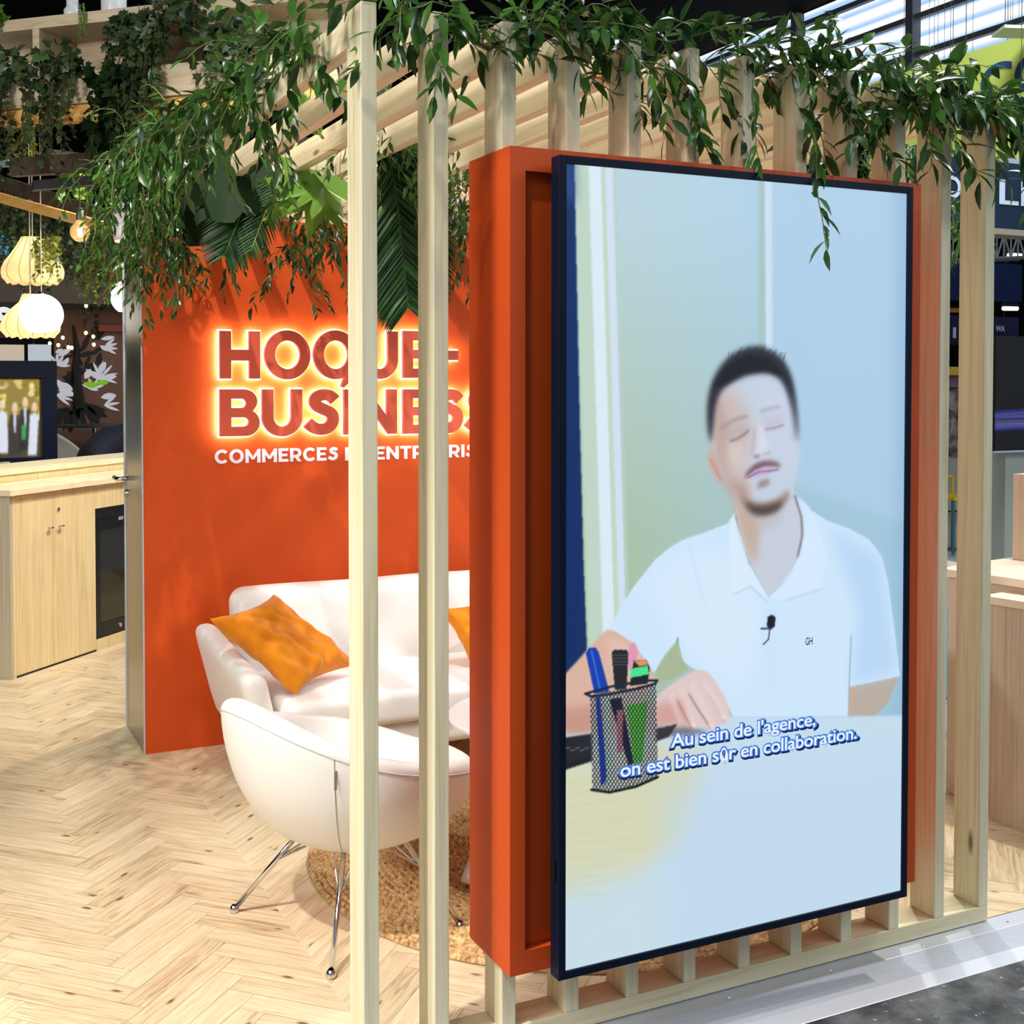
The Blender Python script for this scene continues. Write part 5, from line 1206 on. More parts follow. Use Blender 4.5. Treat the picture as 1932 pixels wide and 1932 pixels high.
# ivy on the shelf and below it
IV = ivy(.052); IVs = ivy(.042)
def ivy_plant(seed, px, py, wpx, strands, ln, label, Y=None, m=IVY, dense=70, leafT=IV):
    F = Foliage(seed); q = (shelf_pt(px, py) + SN * .03) if Y is None else at(px, py, Y); sc = (q.x * .435 + q.y * .9) / FPX; w = wpx * sc / 2
    for k in range(dense):
        a = F.rd.uniform(0, 6.28); r_ = w * math.sqrt(F.rd.random()); p = q + SD * (r_ * math.cos(a)) + Vector((0, 0, .75 * r_ * math.sin(a))) + SN * F.rd.uniform(-.05, .06)
        F.leaf(leafT, p, (F.rd.uniform(-1, 1), F.rd.uniform(-1, .2), F.rd.uniform(-1, .4)), up=(-.4, -.9, F.rd.uniform(0, .8)), scale=F.rd.uniform(.7, 1.3))
    for k in range(strands):
        p = q + SD * F.rd.uniform(-w, w) + SN * F.rd.uniform(.0, .06); F.stem(p, (F.rd.uniform(-.2, .2), F.rd.uniform(-.2, .1), -1), F.rd.uniform(.6, 1.0) * ln, .03, leafT, grav=.35, wob=.14, r=.0018, ls=(.6, 1.2))
    return F.build('ivy_plant', label, 'ivy', m, STEMB, tuple(q), 'ivy plants of the bar trellis')
ivy_plant(41, 22, 122, 84, 9, .62, 'ivy on the shelf at the left edge with trails falling past the honey beam')
ivy_plant(42, 122, 118, 94, 14, .62, 'bushy ivy on the shelf right of the short divider')
ivy_plant(43, 262, 70, 120, 22, .78, 'big variegated ivy hanging from the upper shelf, right of the wide pot', None, IVY, 190)
ivy_plant(44, 225, 160, 90, 12, .5, 'dark large-leaved climber hanging at the middle of the plant shelf', None, BIGLEAF, 90, ivy(.075))
ivy_plant(45, 440, 80, 130, 10, .4, 'dark ivy filling the shelf bay behind the leftmost post', None, IVY, 150)
ivy_plant(46, 0, 30, 26, 3, .15, 'bright green plant at the very left of the upper shelf', None, FATSIA, 40)
ivy_plant(49, 344, 10, 150, 12, .3, 'ivy spilling over the upper board above the first beam', None, IVY, 120)
Fh = Foliage(47); q = shelf_pt(160, 8) + SN * .02
for k in range(5): Fh.stem(q + SD * Fh.rd.uniform(-.02, .02), (0, 0, -1), .16, .008, lance(.02, .008), grav=.2, wob=.05)
Fh.build('hanging_fern', 'small fern strand hanging over the upper board between the white pots', 'fern', FATSIA, STEM, tuple(q))
def curtain(seed, px0, px1, py0, py1, Y, n, label, m=IVYP, leaf=IVs):
    F = Foliage(seed)
    for k in range(n):
        px = F.rd.uniform(px0, px1); p = at(px, py0 + F.rd.uniform(-6, 14), Y + F.rd.uniform(-.35, .35)); L = p.z - at(px, F.rd.uniform(py0 + .35 * (py1 - py0), py1), Y).z
        F.stem(p, (F.rd.uniform(-.15, .15), F.rd.uniform(-.15, .15), -1), max(.1, L), .03, leaf, grav=.3, wob=.18, r=.0015, ls=(.6, 1.3))
    F.build('ivy_curtain', label, 'ivy', m, STEMB, tuple(at((px0 + px1) / 2, py0, Y)), 'ivy curtains hanging over the bar')
curtain(51, 0, 60, 360, 520, 9.6, 70, 'curtain of ivy at the left edge behind the upper silk lamp', IVY)
curtain(52, 62, 150, 385, 560, 9.6, 120, 'thick curtain of ivy right of the upper silk lamp', IVY)
curtain(53, 150, 236, 400, 590, 9.8, 90, 'lacy curtain of ivy in front of the blue panel', IVYP)
curtain(54, 60, 115, 440, 540, 8.7, 26, 'yellowish ivy sprays lit by the upper silk lamp', IVYP)
curtain(55, 120, 200, 300, 390, 8.0, 30, 'yellow-green ivy around the amber bulb', FATSIA, ivy(.06))
curtain(56, 15, 60, 220, 330, 7.2, 18, 'yellow-green ivy trails under the honey beam near the left edge', IVYP)
curtain(57, 160, 190, 572, 650, 12.6, 14, 'small dark ivy tuft above the leaf-cut screen', IVY)

# ------------------------------------------------------------------ background behind the bar (left)
BROWN = mat('dark_brown_panel', S((104, 68, 48)), .7)
tree = thing('leaf_cut_screen', 'tall dark brown screen with a tree of cut-out leaves, far behind the bar', 'screen', tuple(at(165, 860, 12.5)))
a = at(104, 870, 12.5); b2 = at(236, 870, 12.5); ztp = at(150, 585, 12.5).z
MB().box(a.x, b2.x, 12.5, 12.53, 0, ztp).build('panel', BROWN, tree)
blk = MB(); wht = MB()
def leafshape(mb, px, py, L, ang, w, y):
    c = at(px, py, y); sc = (y * .9 + c.x * .435) / FPX; ca, sa = math.cos(R(ang)), math.sin(R(ang)); pts = []
    for i in range(17):
        t = i / 16 if i <= 8 else 1 - (i - 8) / 8
        t = (i / 8) if i <= 8 else (16 - i) / 8; s = (1 if i <= 8 else -1) * math.sin(math.pi * t) ** .8 * w
        if i == 16: continue
        x = t * L; pts.append((c.x + (x * ca - s * sa) * sc, y, c.z + (x * sa + s * ca) * sc))
    mb.prism(pts, (0, -.004, 0))
for (x, y, L, an, w) in ((148, 668, 30, 100, 5), (150, 672, 26, 20, 5), (156, 662, 32, 70, 5), (160, 690, 24, -10, 5), (146, 690, 20, -60, 5), (172, 670, 26, 40, 4), (138, 700, 22, 230, 5), (180, 720, 30, 60, 5), (118, 775, 40, 250, 6), (124, 770, 46, 280, 6), (140, 765, 44, 300, 6), (150, 770, 48, 250, 6), (158, 762, 50, 330, 7), (165, 765, 44, 300, 6), (185, 690, 26, 80, 5)):
    leafshape(blk, x, y, L, an, w, 12.496)
for (x, y, L, an, w) in ((104, 665, 16, 20, 4), (108, 672, 30, 30, 5), (120, 690, 18, 60, 4), (110, 735, 32, -20, 7), (112, 722, 28, -30, 6), (108, 716, 30, -60, 6), (160, 715, 22, 60, 6), (166, 700, 34, 330, 6), (186, 705, 26, 60, 6), (190, 715, 30, 10, 5), (158, 722, 30, -30, 6), (190, 640, 26, 10, 4), (188, 652, 20, -30, 4), (190, 750, 28, 10, 6)):
    leafshape(wht, x, y, L, an, w, 12.494)
for (cx_, cy_, n_, a0_, a1_, L_) in ((143, 668, 6, -60, 200, 26), (160, 690, 4, -80, 60, 22), (128, 768, 6, 200, 300, 46), (158, 760, 6, 220, 340, 44), (186, 640, 4, 60, 160, 24), (140, 720, 4, 120, 220, 24)):
    for q_ in range(n_): leafshape(blk, cx_, cy_, L_, a0_ + (a1_ - a0_) * q_ / (n_ - 1), 3.0, 12.4965)
for (cx_, cy_, n_, a0_, a1_, L_) in ((108, 690, 5, 0, 120, 24), (190, 712, 6, -20, 150, 32), (106, 745, 4, -40, 20, 32), (196, 655, 4, -30, 40, 26), (176, 733, 4, 20, 160, 22), (196, 765, 3, -20, 40, 30)):
    for q_ in range(n_): leafshape(wht, cx_, cy_, L_, a0_ + (a1_ - a0_) * q_ / (n_ - 1), 2.7, 12.4945)
tr = [at(150, 770, 12.49), at(146, 730, 12.49), at(143, 690, 12.49), at(146, 660, 12.49), at(138, 615, 12.49)]
blk.tube(tr, [.06, .045, .035, .025, .012], 6)
blk.build('black_leaves', mat('leaf_black', S((18, 14, 12)), .8), tree); wht.build('light_leaves', emit('leaf_cut_light', S((206, 206, 214)), .75), tree)
gl = MB(); leafshape(gl, 158, 724, 26, -8, 6, 12.490); leafshape(gl, 180, 722, 24, 0, 5, 12.490); gl.build('green_leaves', emit('leaf_cut_green', S((130, 190, 40)), .8), tree)
rs = at(160, 612, 13.5); rs2 = at(222, 612, 13.5)
tag(MB().box(rs.x, rs2.x, 12.46, 12.4985, at(160, 623, 12.3).z, at(160, 611, 12.3).z).build('red_strip_sign', mat('dull_red', S((150, 60, 50)), .6), None), 'dull red strip sign high on the leaf-cut screen', 'sign')
bp = at(150, 490, 13.0); bp2 = at(240, 490, 13.0); z0 = at(0, 496, 13.1).z + .001
tag(MB().box(bp.x, bp2.x + .1, 13, 13.05, z0, at(150, 430, 13).z).build('glowing_blue_panel', emit('lit_blue_panel', S((60, 160, 214)), .9), None), 'bright blue panel glimpsed through the ivy beside the steel wall edge', 'panel')  # plain blue panel, its brightness put in as emission
bp = at(-20, 480, 13.0)
tag(MB().box(at(-40, 480, 13).x, at(18, 480, 13).x, 13.1, 13.15, z0, at(0, 440, 13).z).build('glowing_blue_panel', emit('lit_blue_panel', S((60, 160, 214)), .9), None), 'small piece of blue panel behind the ivy at the left edge', 'panel')
p_ = at(-40, 700, 11.6); p2 = at(104, 700, 11.6)
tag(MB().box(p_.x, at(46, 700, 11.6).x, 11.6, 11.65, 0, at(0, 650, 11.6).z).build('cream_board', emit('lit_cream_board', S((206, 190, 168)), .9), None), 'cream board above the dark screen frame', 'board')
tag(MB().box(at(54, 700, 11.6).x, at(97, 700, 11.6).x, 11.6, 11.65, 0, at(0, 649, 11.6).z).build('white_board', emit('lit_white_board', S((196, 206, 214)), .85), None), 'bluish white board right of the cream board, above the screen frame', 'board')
bx = thing('lettered_sign', 'black sign with a white letter at the left edge behind the silk lamp', 'sign', tuple(at(0, 600, 11.0)))
MB().box(at(-60, 600, 11).x, at(13, 600, 11).x, 11, 11.06, at(0, 636, 11).z, at(0, 578, 11).z).build('board', BLACK, bx)
me = text_mesh('S', .26, 0, .012); A = at(-8, 622, 10.99); place_mesh(me, 'letter', emit('white_letter', (.9, .95, 1), .9), bx, lambda c: Vector((A.x + c.x, 10.99, A.z + c.y)))
tag(MB().box(at(-60, 700, 14).x, at(240, 700, 14).x, 14, 14.1, 0, at(0, 570, 12.3).z - .001).build('dark_partition', mat('warm_black', S((20, 18, 18)), .9), None), 'black partition at the back of the bar area', 'partition')
tag(MB().box(at(-60, 500, 14).x, at(250, 500, 14).x, 12.2, 14.2, at(0, 570, 12.3).z, at(0, 496, 13.1).z).build('brown_canopy', mat('brown_canopy', S((84, 70, 56)), .8), None), 'dull brown canopy above the leaf-cut screen', 'canopy')
def side_chair(px, py, Y, rot, label):
    c = at(px, py, Y); r_ = thing('side_chair', label, 'chair', (c.x, c.y, 0), 'pale shell chairs behind the bar', rot)
    def f(i, j):
        a = R(-100 + 200 * i / 20); t = j / 10; rr = .20 + .07 * t; return (-rr * math.cos(a), rr * math.sin(a), .94 + .40 * t * max(.15, math.cos(a * .72)) )
    b = MB(); b.grid(f, 21, 11); b.lathe([(.001, .94), (.20, .94)], (0, 0, 0), 20)
    me = bpy.data.meshes.new('shell'); me.from_pydata([tuple(v) for v in b.v], [], b.f); me.polygons.foreach_set('use_smooth', [True] * len(b.f)); me.materials.append(mat('pale_shell', S((190, 184, 172)), .6))
    o = bpy.data.objects.new('shell', me); COL.objects.link(o); o.parent = r_; s = o.modifiers.new('t', 'SOLIDIFY'); s.thickness = .03
    for sx in (-1, 1):
        for sy in (-1, 1):
            m = MB(); m.tube([(.2 * sx, .2 * sy, 0), (.11 * sx, .11 * sy, .93)], .009, 7); me = bpy.data.meshes.new('leg'); me.from_pydata([tuple(v) for v in m.v], [], m.f); me.materials.append(DARKG); o = bpy.data.objects.new('leg', me); COL.objects.link(o); o.parent = r_
side_chair(122, 860, 11.9, R(30), 'pale shell chair just right of the dark screen frame')
side_chair(208, 860, 11.6, R(150), 'pale shell chair next to the steel wall edge')
tbl = thing('cafe_table', 'thin round cafe table in front of the leaf-cut screen', 'table', tuple(at(178, 830, 11.9)[:2]) + (0,))
c = at(178, 801, 12.0); MB().lathe([(.001, 0), (.34, 0), (.34, .02), (.001, .02)], (c.x, c.y, c.z - .02), 30).build('tabletop', DARKG, tbl); MB().tube([(c.x, c.y, 0), (c.x, c.y, c.z - .02)], .02, 8).build('leg', CHROME, tbl)

# person bending over beside the wall edge, seen from behind (dark navy clothes)
def person():
    base = at(168, 905, 10.7); x, y = base.x, base.y
    root = thing('person', 'person in dark navy clothes bending forward, half hidden by the steel wall edge', 'person', (x, y, 0))
    J = {'pel': (0, 0, .90), 'sp1': (.08, .02, 1.02), 'sp2': (.22, .03, 1.10), 'che': (.36, .04, 1.08), 'nek': (.48, .04, 1.02), 'hea': (.56, .04, .98),
         'lh': (0, .10, .86), 'lk': (.06, .12, .47), 'la': (-.04, .12, .08), 'lt': (.10, .13, .04), 'rh': (0, -.10, .86), 'rk': (.10, -.12, .47), 'ra': (0, -.12, .08), 'rt': (.14, -.13, .04),
         'ls': (.38, .21, 1.06), 'le': (.42, .25, .78), 'lw': (.56, .18, .60), 'rs': (.38, -.15, 1.06), 're': (.40, -.20, .78), 'rw': (.54, -.12, .60)}
    E_ = [('pel', 'sp1'), ('sp1', 'sp2'), ('sp2', 'che'), ('che', 'nek'), ('nek', 'hea'), ('pel', 'lh'), ('lh', 'lk'), ('lk', 'la'), ('la', 'lt'), ('pel', 'rh'), ('rh', 'rk'), ('rk', 'ra'), ('ra', 'rt'), ('che', 'ls'), ('ls', 'le'), ('le', 'lw'), ('che', 'rs'), ('rs', 're'), ('re', 'rw')]
    rad = {'pel': .15, 'sp1': .145, 'sp2': .16, 'che': .16, 'nek': .065, 'hea': .06, 'lh': .10, 'lk': .065, 'la': .045, 'lt': .04, 'rh': .10, 'rk': .065, 'ra': .045, 'rt': .04, 'ls': .075, 'le': .055, 'lw': .035, 'rs': .075, 're': .055, 'rw': .035}
    names = list(J); me = bpy.data.meshes.new('body'); me.from_pydata([J[n] for n in names], [(names.index(a), names.index(b)) for a, b in E_], [])
    o = bpy.data.objects.new('body', me); COL.objects.link(o); o.parent = root
    sk = o.modifiers.new('skin', 'SKIN'); sv = me.skin_vertices[0].data if me.skin_vertices else None
    if sv is None:
        bm = bmesh.new(); bm.from_mesh(me); bm.verts.layers.skin.verify(); bm.to_mesh(me); bm.free(); sv = me.skin_vertices[0].data
    for i, n in enumerate(names): sv[i].radius = (rad[n], rad[n]); sv[i].use_root = (n == 'pel')
    o.modifiers.new('sub', 'SUBSURF').render_levels = 2; me.materials.append(mat('navy_cloth', S((22, 26, 40)), .85))
    h = MB(); h.sphere((x + .64, y + .04, 1.0), .105, 18, 14, (1.05, .85, 1.15)); h.sphere((x + .745, y + .04, .97), .02, 8, 6); h.sphere((x + .64, y + .135, .99), .025, 8, 6, (1, .4, 1.3)); h.sphere((x + .64, y - .055, .99), .025, 8, 6, (1, .4, 1.3)); h.build('head', mat('skin', S((214, 160, 130)), .6), root, smooth=True)
    h = MB(); h.sphere((x + .625, y + .04, 1.02), .112, 18, 14, (1.0, .88, 1.1)); h.build('hair', mat('dark_hair', S((30, 24, 22)), .7), root, smooth=True)
    for sg, w in ((1, 'lw'), (-1, 'rw')):
        hb = MB(); wx, wy, wz = J[w]; wx += x; wy += y
        hb.sphere((wx + .04, wy, wz - .04), .035, 10, 8, (1, .6, 1.2))
        for k in range(4): hb.tube([(wx + .05, wy - .022 + .015 * k, wz - .06), (wx + .075, wy - .024 + .016 * k, wz - .10), (wx + .075, wy - .022 + .015 * k, wz - .125)], [.009, .008, .006], 6)
        hb.tube([(wx + .03, wy + .02 * sg, wz - .03), (wx + .06, wy + .045 * sg, wz - .06), (wx + .075, wy + .045 * sg, wz - .085)], [.011, .009, .007], 6); hb.build('hand', MATS['skin'], root, smooth=True)
    root.rotation_euler = (0, 0, R(15)); root.scale = (1.14, 1.14, 1.14)
person()

# ------------------------------------------------------------------ right-hand side: reception desk
d0 = atz(1866, 1546); d1 = atz(1932, 1567)
dv = Vector((.18, -.984, 0)); dn = Vector((-.984, -.18, 0))
desk = thing('reception_desk', 'striped ash reception desk with cream tiers and locking drawers at the right edge', 'desk', (d0.x, d0.y, 0))
q0 = Vector((d0.x, d0.y, 0)) - dv * 1.2
zlow = at(1868, 1139, d0.y).z
fw_ = Vector((.30, .954, 0))
A0 = Vector((d0.x, d0.y, 0))
MB().obox(A0, dv * 1.3, (.7, .13, 0), (0, 0, zlow)).build('lower_body', ASH, desk)
CREAM = mat('cream_laminate', S((240, 226, 204)), .4)
MB().obox(A0 - dv * .02 + Vector((-.02, 0, zlow + .001)), dv * 1.34, (.75, .14, 0), (0, 0, .03)).build('lower_top', CREAM, desk)
zup = atz(1870, 1066, 0.9)
Bq = A0 - dv * .02 + Vector((.10, .30, 0)); zu = at(1875, 1078, Bq.y).z
MB().obox(Bq + Vector((0, 0, 0)), dv * 1.2, (.7, .13, 0), (0, 0, zu - .001)).build('drawer_body', mat('pale_ash', S((206, 192, 176)), .5), desk)
MB().obox(Bq - dv * .02 + Vector((-.03, 0, zu)), dv * 1.25, (.8, .14, 0), (0, 0, .032)).build('upper_top', CREAM, desk)
Cq = at(1912, 900, Bq.y + .06); Cq.z = 0; zc = at(1915, 894, Cq.y).z
MB().obox(Cq + Vector((0, 0, zu + .033)), dv * 1.0, (.5, .1, 0), (0, 0, zc - zu - .033)).build('tall_panel', ASH, desk)
lkp = at(1898, 1112, Bq.y - .12)
lo_ = Bq + dv * .10; lq = lo_ + Vector((-.001, 0, zu - .085)); MB().tube([lq, lq + Vector((-.012, -.002, 0))], .017, 16).build('lock', CHROME, desk)
ln = Bq + dv * .185 + Vector((-.001, 0, zu - .17)); MB().obox(ln, dv * .003, (-.001, 0, 0), (0, 0, .165)).build('drawer_gap', DARKG, desk)
# black monitor on the right
mq = at(1874, 851, 7.2); m1 = at(2010, 851, 7.2); mt = at(1900, 634, 7.2)
mon = thing('monitor', 'large black screen with a faint blue streak at the right edge', 'screen', (mq.x, 7.2, 0))
MB().box(mq.x, m1.x, 7.2, 7.26, mq.z, mt.z).build('panel', mat('black_screen', S((16, 17, 19)), .5), mon)
MB().box(mq.x, m1.x, 7.19, 7.27, mq.z - .015, mq.z - .001).build('bottom_trim', ALU, mon)
def paint_streak(X, Y):
    P = Painter(X, Y, (14, 15, 17)); r_ = np.random.default_rng(3)
    for k in range(30):
        y = r_.uniform(775, 812); c = [(60, 60, 190), (90, 100, 170), (110, 116, 130), (40, 36, 130)][k % 4]; P.line([(1870, y + r_.uniform(-2, 2)), (1945, y - r_.uniform(2, 8))], 2.5, c, .8, .6)
    return P.im
picture_mesh('screen', (mq.x + .01, 7.195, mq.z + .01), (m1.x - mq.x - .02, 0, 0), (0, 0, mt.z - mq.z - .02), 120, 160, paint_streak, emit_attr('dark_screen', 1.0), mon)
pl = at(1902, 895, 7.25); MB().box(pl.x, pl.x + .9, 7.28, 7.5, 0, mt.z - .2).build('pillar', mat('pale_pillar', S((170, 176, 164)), .7), mon)
# trestle leg, dark chair and yellow stool seen in the gaps
tl = thing('trestle_leg', 'brown wooden trestle leg on the grey hall floor right of the posts', 'trestle', tuple(atz(1888, 1008, 0)))
fo = atz(1888, 1008, 0.0); MB().tube([fo, at(1915, 940, fo.y), at(1935, 895, fo.y)], .035, 8).build('leg', mat('brown_wood_leg', S((140, 112, 88)), .6), tl)
dc = thing('dark_red_chair', 'dark red chair in the shadow right of the last post', 'chair', tuple(atz(1885, 960, 0)))
k = atz(1880, 965, 0); MB().obox(at(1868, 900, k.y), (.55, 0, 0), (0, .05, 0), (0, 0, .45)).build('backrest', mat('oxblood', S((70, 18, 20)), .7), dc); MB().obox(at(1868, 915, k.y), (.55, 0, 0), (0, .5, 0), (0, 0, .06)).build('seat', MATS['oxblood'], dc)
for xx in (.03, .5):
    for yy in (.05, .45):
        t_ = at(1868, 915, k.y); MB().tube([(t_.x + xx, t_.y + yy, 0), (t_.x + xx, t_.y + yy, t_.z)], .02, 6).build('leg', mat('dark_leg', S((60, 40, 32)), .6), dc)
ys = thing('yellow_stool', 'yellow metal bar stool seen through the last gap between posts', 'stool', tuple(atz(1800, 1040, 0)))
k = atz(1797, 1040, 0); YEL = mat('yellow_metal', S((214, 176, 20)), .45)
zt = at(1797, 902, k.y).z; zmid = at(1797, 935, k.y).z; w = .17
MB().box(k.x - w, k.x + w, k.y - w, k.y + w, zmid - .03, zmid).build('seat', YEL, ys)
for sx in (-1, 1):
    MB().tube([(k.x + w * sx, k.y + w, zmid), (k.x + w * sx, k.y + w, zt)], .014, 7).build('back_post', YEL, ys)
    for sy in (-1, 1): MB().tube([(k.x + w * sx * 1.2, k.y + w * sy * 1.2, 0), (k.x + w * sx * .9, k.y + w * sy * .9, zmid)], .016, 7).build('leg', YEL if sx > 0 else mat('teal_leg', S((30, 96, 110)), .5), ys)
MB().tube([(k.x - w, k.y + w, zt), (k.x + w, k.y + w, zt)], .014, 7).build('back_rail', YEL, ys)
tag(MB().box(at(1788, 1090, 5.2).x, at(1830, 1090, 5.2).x, 5.2, 5.6, 0, at(1795, 1068, 5.2).z).build('side_unit', ASH, None), 'small ash side unit in the last gap between posts', 'cabinet')
tag(MB().box(at(1780, 1180, 5.0).x, at(1810, 1180, 5.0).x, 5.0, 5.04, 0, at(1790, 1148, 5).z).build('turquoise_panel', mat('turquoise', S((70, 170, 200)), .5), None), 'small turquoise panel low in the last gap between posts', 'panel')

# ------------------------------------------------------------------ hall banners and rig (right)
def wires(parent, pts, top=9.6):
    for p in pts: MB().tube([tuple(p), (p[0], p[1], top)], .003, 5).build('hanging_wire', DARKG, parent)
def box_wires(o, x0, x1, y, z):
    wires(o, [(x0 + .12 * (x1 - x0), y, z - .001), (x0 + .88 * (x1 - x0), y, z - .001)])
def hung(o):
    a, b = mesh_bounds(o.data); box_wires(o, a[0], b[0], (a[1] + b[1]) / 2, b[2])
LIME = mat('lime_banner', S((196, 208, 96)), .7); NAVY = mat('navy_board', S((4, 34, 62)), .6)
XL = 10.0
def ly(px, py): return atx(px, py, XL)
lime = thing('lime_banner', 'huge lime green banner with dark blue letters, high at the right', 'banner', tuple(ly(1900, 250)))
ya, yb = ly(2150, 200).y, ly(1690, 200).y
ztop_near = ly(1932, 65).z; zb_ = ly(1735, 336).z
MB().box(XL, XL + .08, ya, ly(1640, 200).y, ly(1720, 336).z, ly(1850, 92).z).build('cloth', LIME, lime)
MB().box(XL - .02, XL + .1, ya, ly(1640, 200).y, ly(1720, 352).z, ly(1720, 336).z - .002).build('lower_rail', mat('grey_white_rail', S((190, 194, 196)), .6), lime)
def side_text(body, px0, py0, px1, cap_px, m, parent, off, X):
    A = atx(px0, py0, X); B = atx(px1, py0, X); cz = atx(px0, py0 - cap_px, X).z - A.z
    me = text_mesh(body, 1.0, 0, off); lo, hi = mesh_bounds(me); sx = (B.y - A.y) / (hi[0] - lo[0])
    place_mesh(me, 'letters', m, parent, lambda c: Vector((X - .012, A.y + (c.x - lo[0]) * sx, A.z + c.y * cz / .73)))
wires(lime, [(XL + .04, ya + .5, ly(1850, 92).z - .01), (XL + .04, ly(1640, 200).y - .5, ly(1850, 92).z - .01)])
side_text('CO', 1851, 192, 1990, 66, mat('banner_blue', S((40, 70, 110)), .6), lime, .02, XL)
side_text('NT', 1704, 300, 1736, 22, MATS['banner_blue'], lime, .0, XL)
nb = thing('navy_board', 'dark navy fascia board with big white letters under the lime banner', 'sign', tuple(at(1900, 380, 8.2)))
MB().box(at(1750, 380, 8.2).x, at(1966, 380, 8.2).x, 8.2, 8.4, at(1905, 432, 8.2).z, at(1890, 306, 8.2).z).build('board', NAVY, nb)
MB().box(at(1750, 380, 8.2).x, at(1966, 380, 8.2).x, 8.18, 8.42, at(1905, 444, 8.2).z, at(1905, 433, 8.2).z).build('lower_edge', mat('beige_edge', S((160, 150, 128)), .7), nb)
def front_text(body, px0, py0, px1, cap_px, m, parent, off, Y, nm='letters'):
    A = at(px0, py0, Y); B = at(px1, py0, Y); cz = at(px0, py0 - cap_px, Y).z - A.z
    me = text_mesh(body, 1.0, 0, off); lo, hi = mesh_bounds(me); sx = (B.x - A.x) / (hi[0] - lo[0])
    place_mesh(me, nm, m, parent, lambda c: Vector((A.x + (c.x - lo[0]) * sx, Y - .008, A.z + c.y * cz / .73)))
WL = mat('white_letter_paint', S((210, 220, 236)), .5)
box_wires(nb, at(1790, 380, 8.2).x, at(1960, 380, 8.2).x, 8.3, at(1890, 306, 8.2).z)
front_text('LE', 1884, 384, 1960, 48, WL, nb, .015, 8.2); front_text('O', 1776, 372, 1812, 44, WL, nb, .015, 8.2)
hung(tag(MB().box(at(1740, 550, 12).x, at(1928, 550, 12).x, 12, 12.1, at(1920, 570, 12).z, at(1920, 499, 12).z).build('blue_board', mat('deep_blue_board', S((2, 26, 66)), .6), None), 'plain deep blue board below the truss at the right', 'board'))
n3 = thing('lettered_banner', 'dark blue banner with small white lettering behind the last posts', 'banner', tuple(at(1880, 620, 13)))
MB().box(at(1730, 620, 13).x, at(1922, 620, 13).x, 13, 13.05, at(1890, 652, 13).z, at(1890, 598, 13).z).build('cloth', mat('violet_navy', S((26, 30, 66)), .7), n3)
box_wires(n3, at(1760, 620, 13).x, at(1915, 620, 13).x, 13.025, at(1890, 598, 13).z)
front_text('WA', 1878, 625, 1895, 11, WL, n3, .02, 13); front_text('1', 1797, 637, 1803, 20, WL, n3, .03, 13)
hung(tag(MB().box(at(1740, 590, 12.4).x, at(1830, 590, 12.4).x, 12.4, 12.45, at(1800, 589, 12.4).z, at(1800, 581, 12.4).z).build('yellow_strip', mat('amber_strip', S((216, 164, 60)), .6), None), 'amber strip under the deep blue board', 'strip'))
hung(tag(MB().box(at(1770, 700, 12.6).x, at(1840, 700, 12.6).x, 12.6, 12.65, at(1800, 708, 12.6).z, at(1800, 692, 12.6).z).build('yellow_board', mat('yellow_board', S((224, 186, 70)), .6), None), 'small yellow board in the last gap between posts', 'board'))
hung(tag(MB().box(at(1770, 700, 12.6).x, at(1840, 700, 12.6).x, 12.72, 12.77, at(1800, 731, 12.6).z, at(1800, 709, 12.6).z).build('mauve_board', mat('mauve_board', S((150, 110, 140)), .6), None), 'mauve board below the small yellow board', 'board'))
tag(MB().box(at(1760, 800, 12.8).x, at(1850, 800, 12.8).x, 12.8, 12.85, at(1800, 860, 12.8).z, at(1800, 732, 12.8).z).build('poster_wall', wood('poster_mottle', S((40, 34, 34)), S((120, 104, 96)), S((206, 200, 200)), (5, 5, 5), knots=False), None), 'mottled poster wall in the last gap between posts', 'wall panel')
tag(MB().box(at(1760, 880, 12.5).x, at(1860, 880, 12.5).x, 12.2, 12.6, 0, at(1800, 862, 12.5).z).build('far_counter', mat('pale_counter', S((186, 184, 172)), .6), None), 'pale counter far off behind the yellow stool', 'counter')
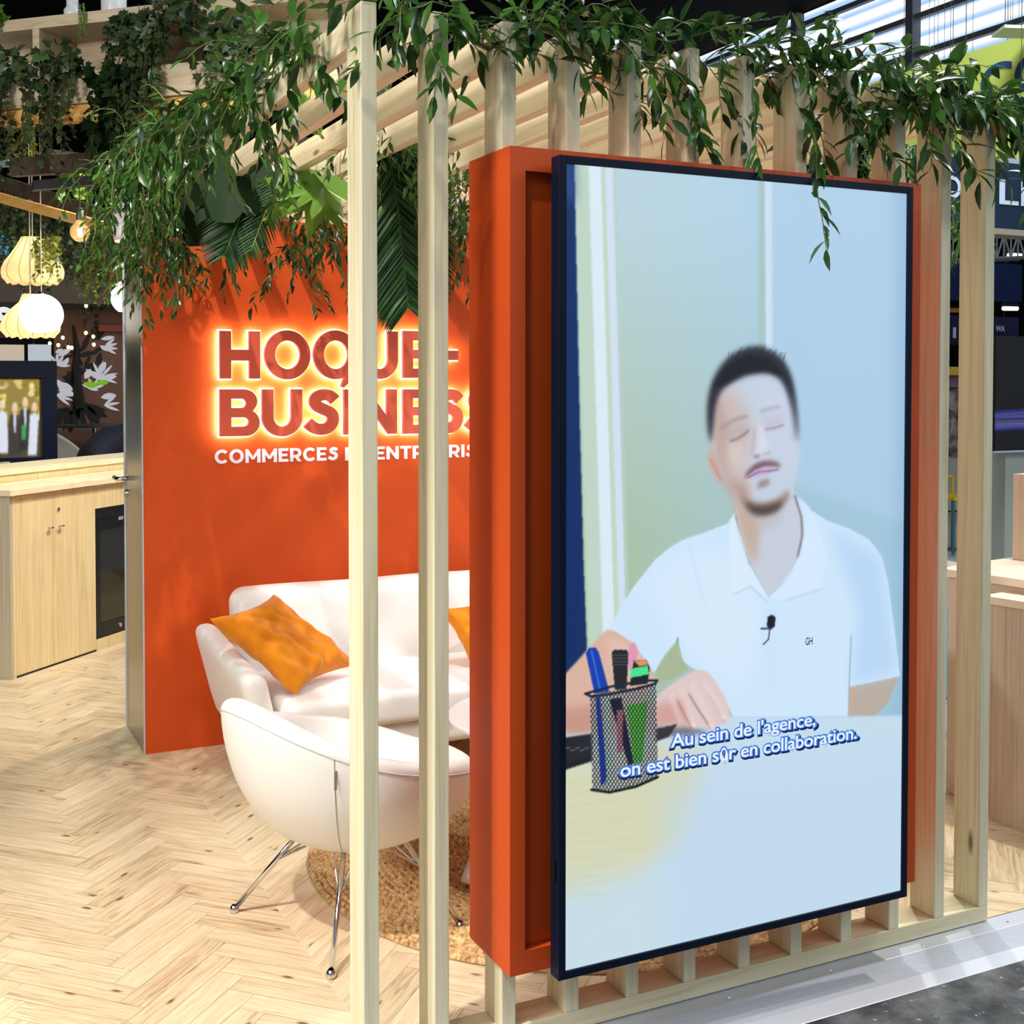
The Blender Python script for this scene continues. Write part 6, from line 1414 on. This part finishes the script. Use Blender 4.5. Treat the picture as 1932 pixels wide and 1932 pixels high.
TRUSS = mat('grey_truss', S((150, 152, 156)), .4, .7)
trs = thing('lighting_truss', 'grey lattice lighting truss hanging under the navy board', 'truss', tuple(at(1890, 460, 11)))
c1 = MB(); A1 = at(1770, 446, 11); B1 = at(1960, 440, 11)
for off in ((0, 0, 0), (0, .3, 0), (0, 0, -.30), (0, .3, -.30)): c1.tube([A1 + Vector(off), B1 + Vector(off)], .025, 8)
c1.build('chord', TRUSS, trs)
c2_ = MB(); nseg = 14
for i in range(nseg):
    p = A1.lerp(B1, i / nseg); q = A1.lerp(B1, (i + 1) / nseg); up_, dn_ = Vector((0, 0, 0)), Vector((0, 0, -.30))
    c2_.tube([p + up_, q + dn_] if i % 2 else [p + dn_, q + up_], .012, 6); c2_.tube([p + up_, p + dn_], .010, 6)
c2_.build('lattice', TRUSS, trs)
wires(trs, [A1.lerp(B1, .1), A1.lerp(B1, .9)])
TUBE = emit('tube_lamp', (.95, 1, .9), 3.0)
for (px, py, w, Y, lab) in ((1914, 482, 22, 12.6, 'fluorescent tube lamp just under the truss'), (1906, 582, 26, 14.5, 'fluorescent tube lamp below the deep blue board')):
    a = at(px - w / 2, py, Y); b = at(px + w / 2, py, Y); L = thing('tube_lamp', lab, 'lamp', tuple(a), 'tube lamps in the hall')
    MB().tube([a, b], .035, 10).build('tube', TUBE, L); MB().box(a.x, b.x, Y - .05, Y + .05, a.z + .034, a.z + .09).build('housing', DARKG, L); box_wires(L, a.x, b.x, Y, a.z + .09)
pln = at(1895, 72, 8.5)
pn = thing('ceiling_panel', 'flat white hanging light panel in front of the lime banner', 'light panel', tuple(pln))
pln.z += .10; MB().obox(pln, (.34, -.12, 0), (.16, .30, 0), (0, 0, .03)).build('panel', mat('panel_white', S((214, 220, 196)), .5), pn)
cw = MB()
for (u_, v_) in ((.03, .02), (.46, .16)): cw.tube([(pln.x + u_, pln.y + v_, pln.z + .03), (pln.x + u_, pln.y + v_, 9.6)], .004, 5)
cw.build('wire', DARKG, pn)
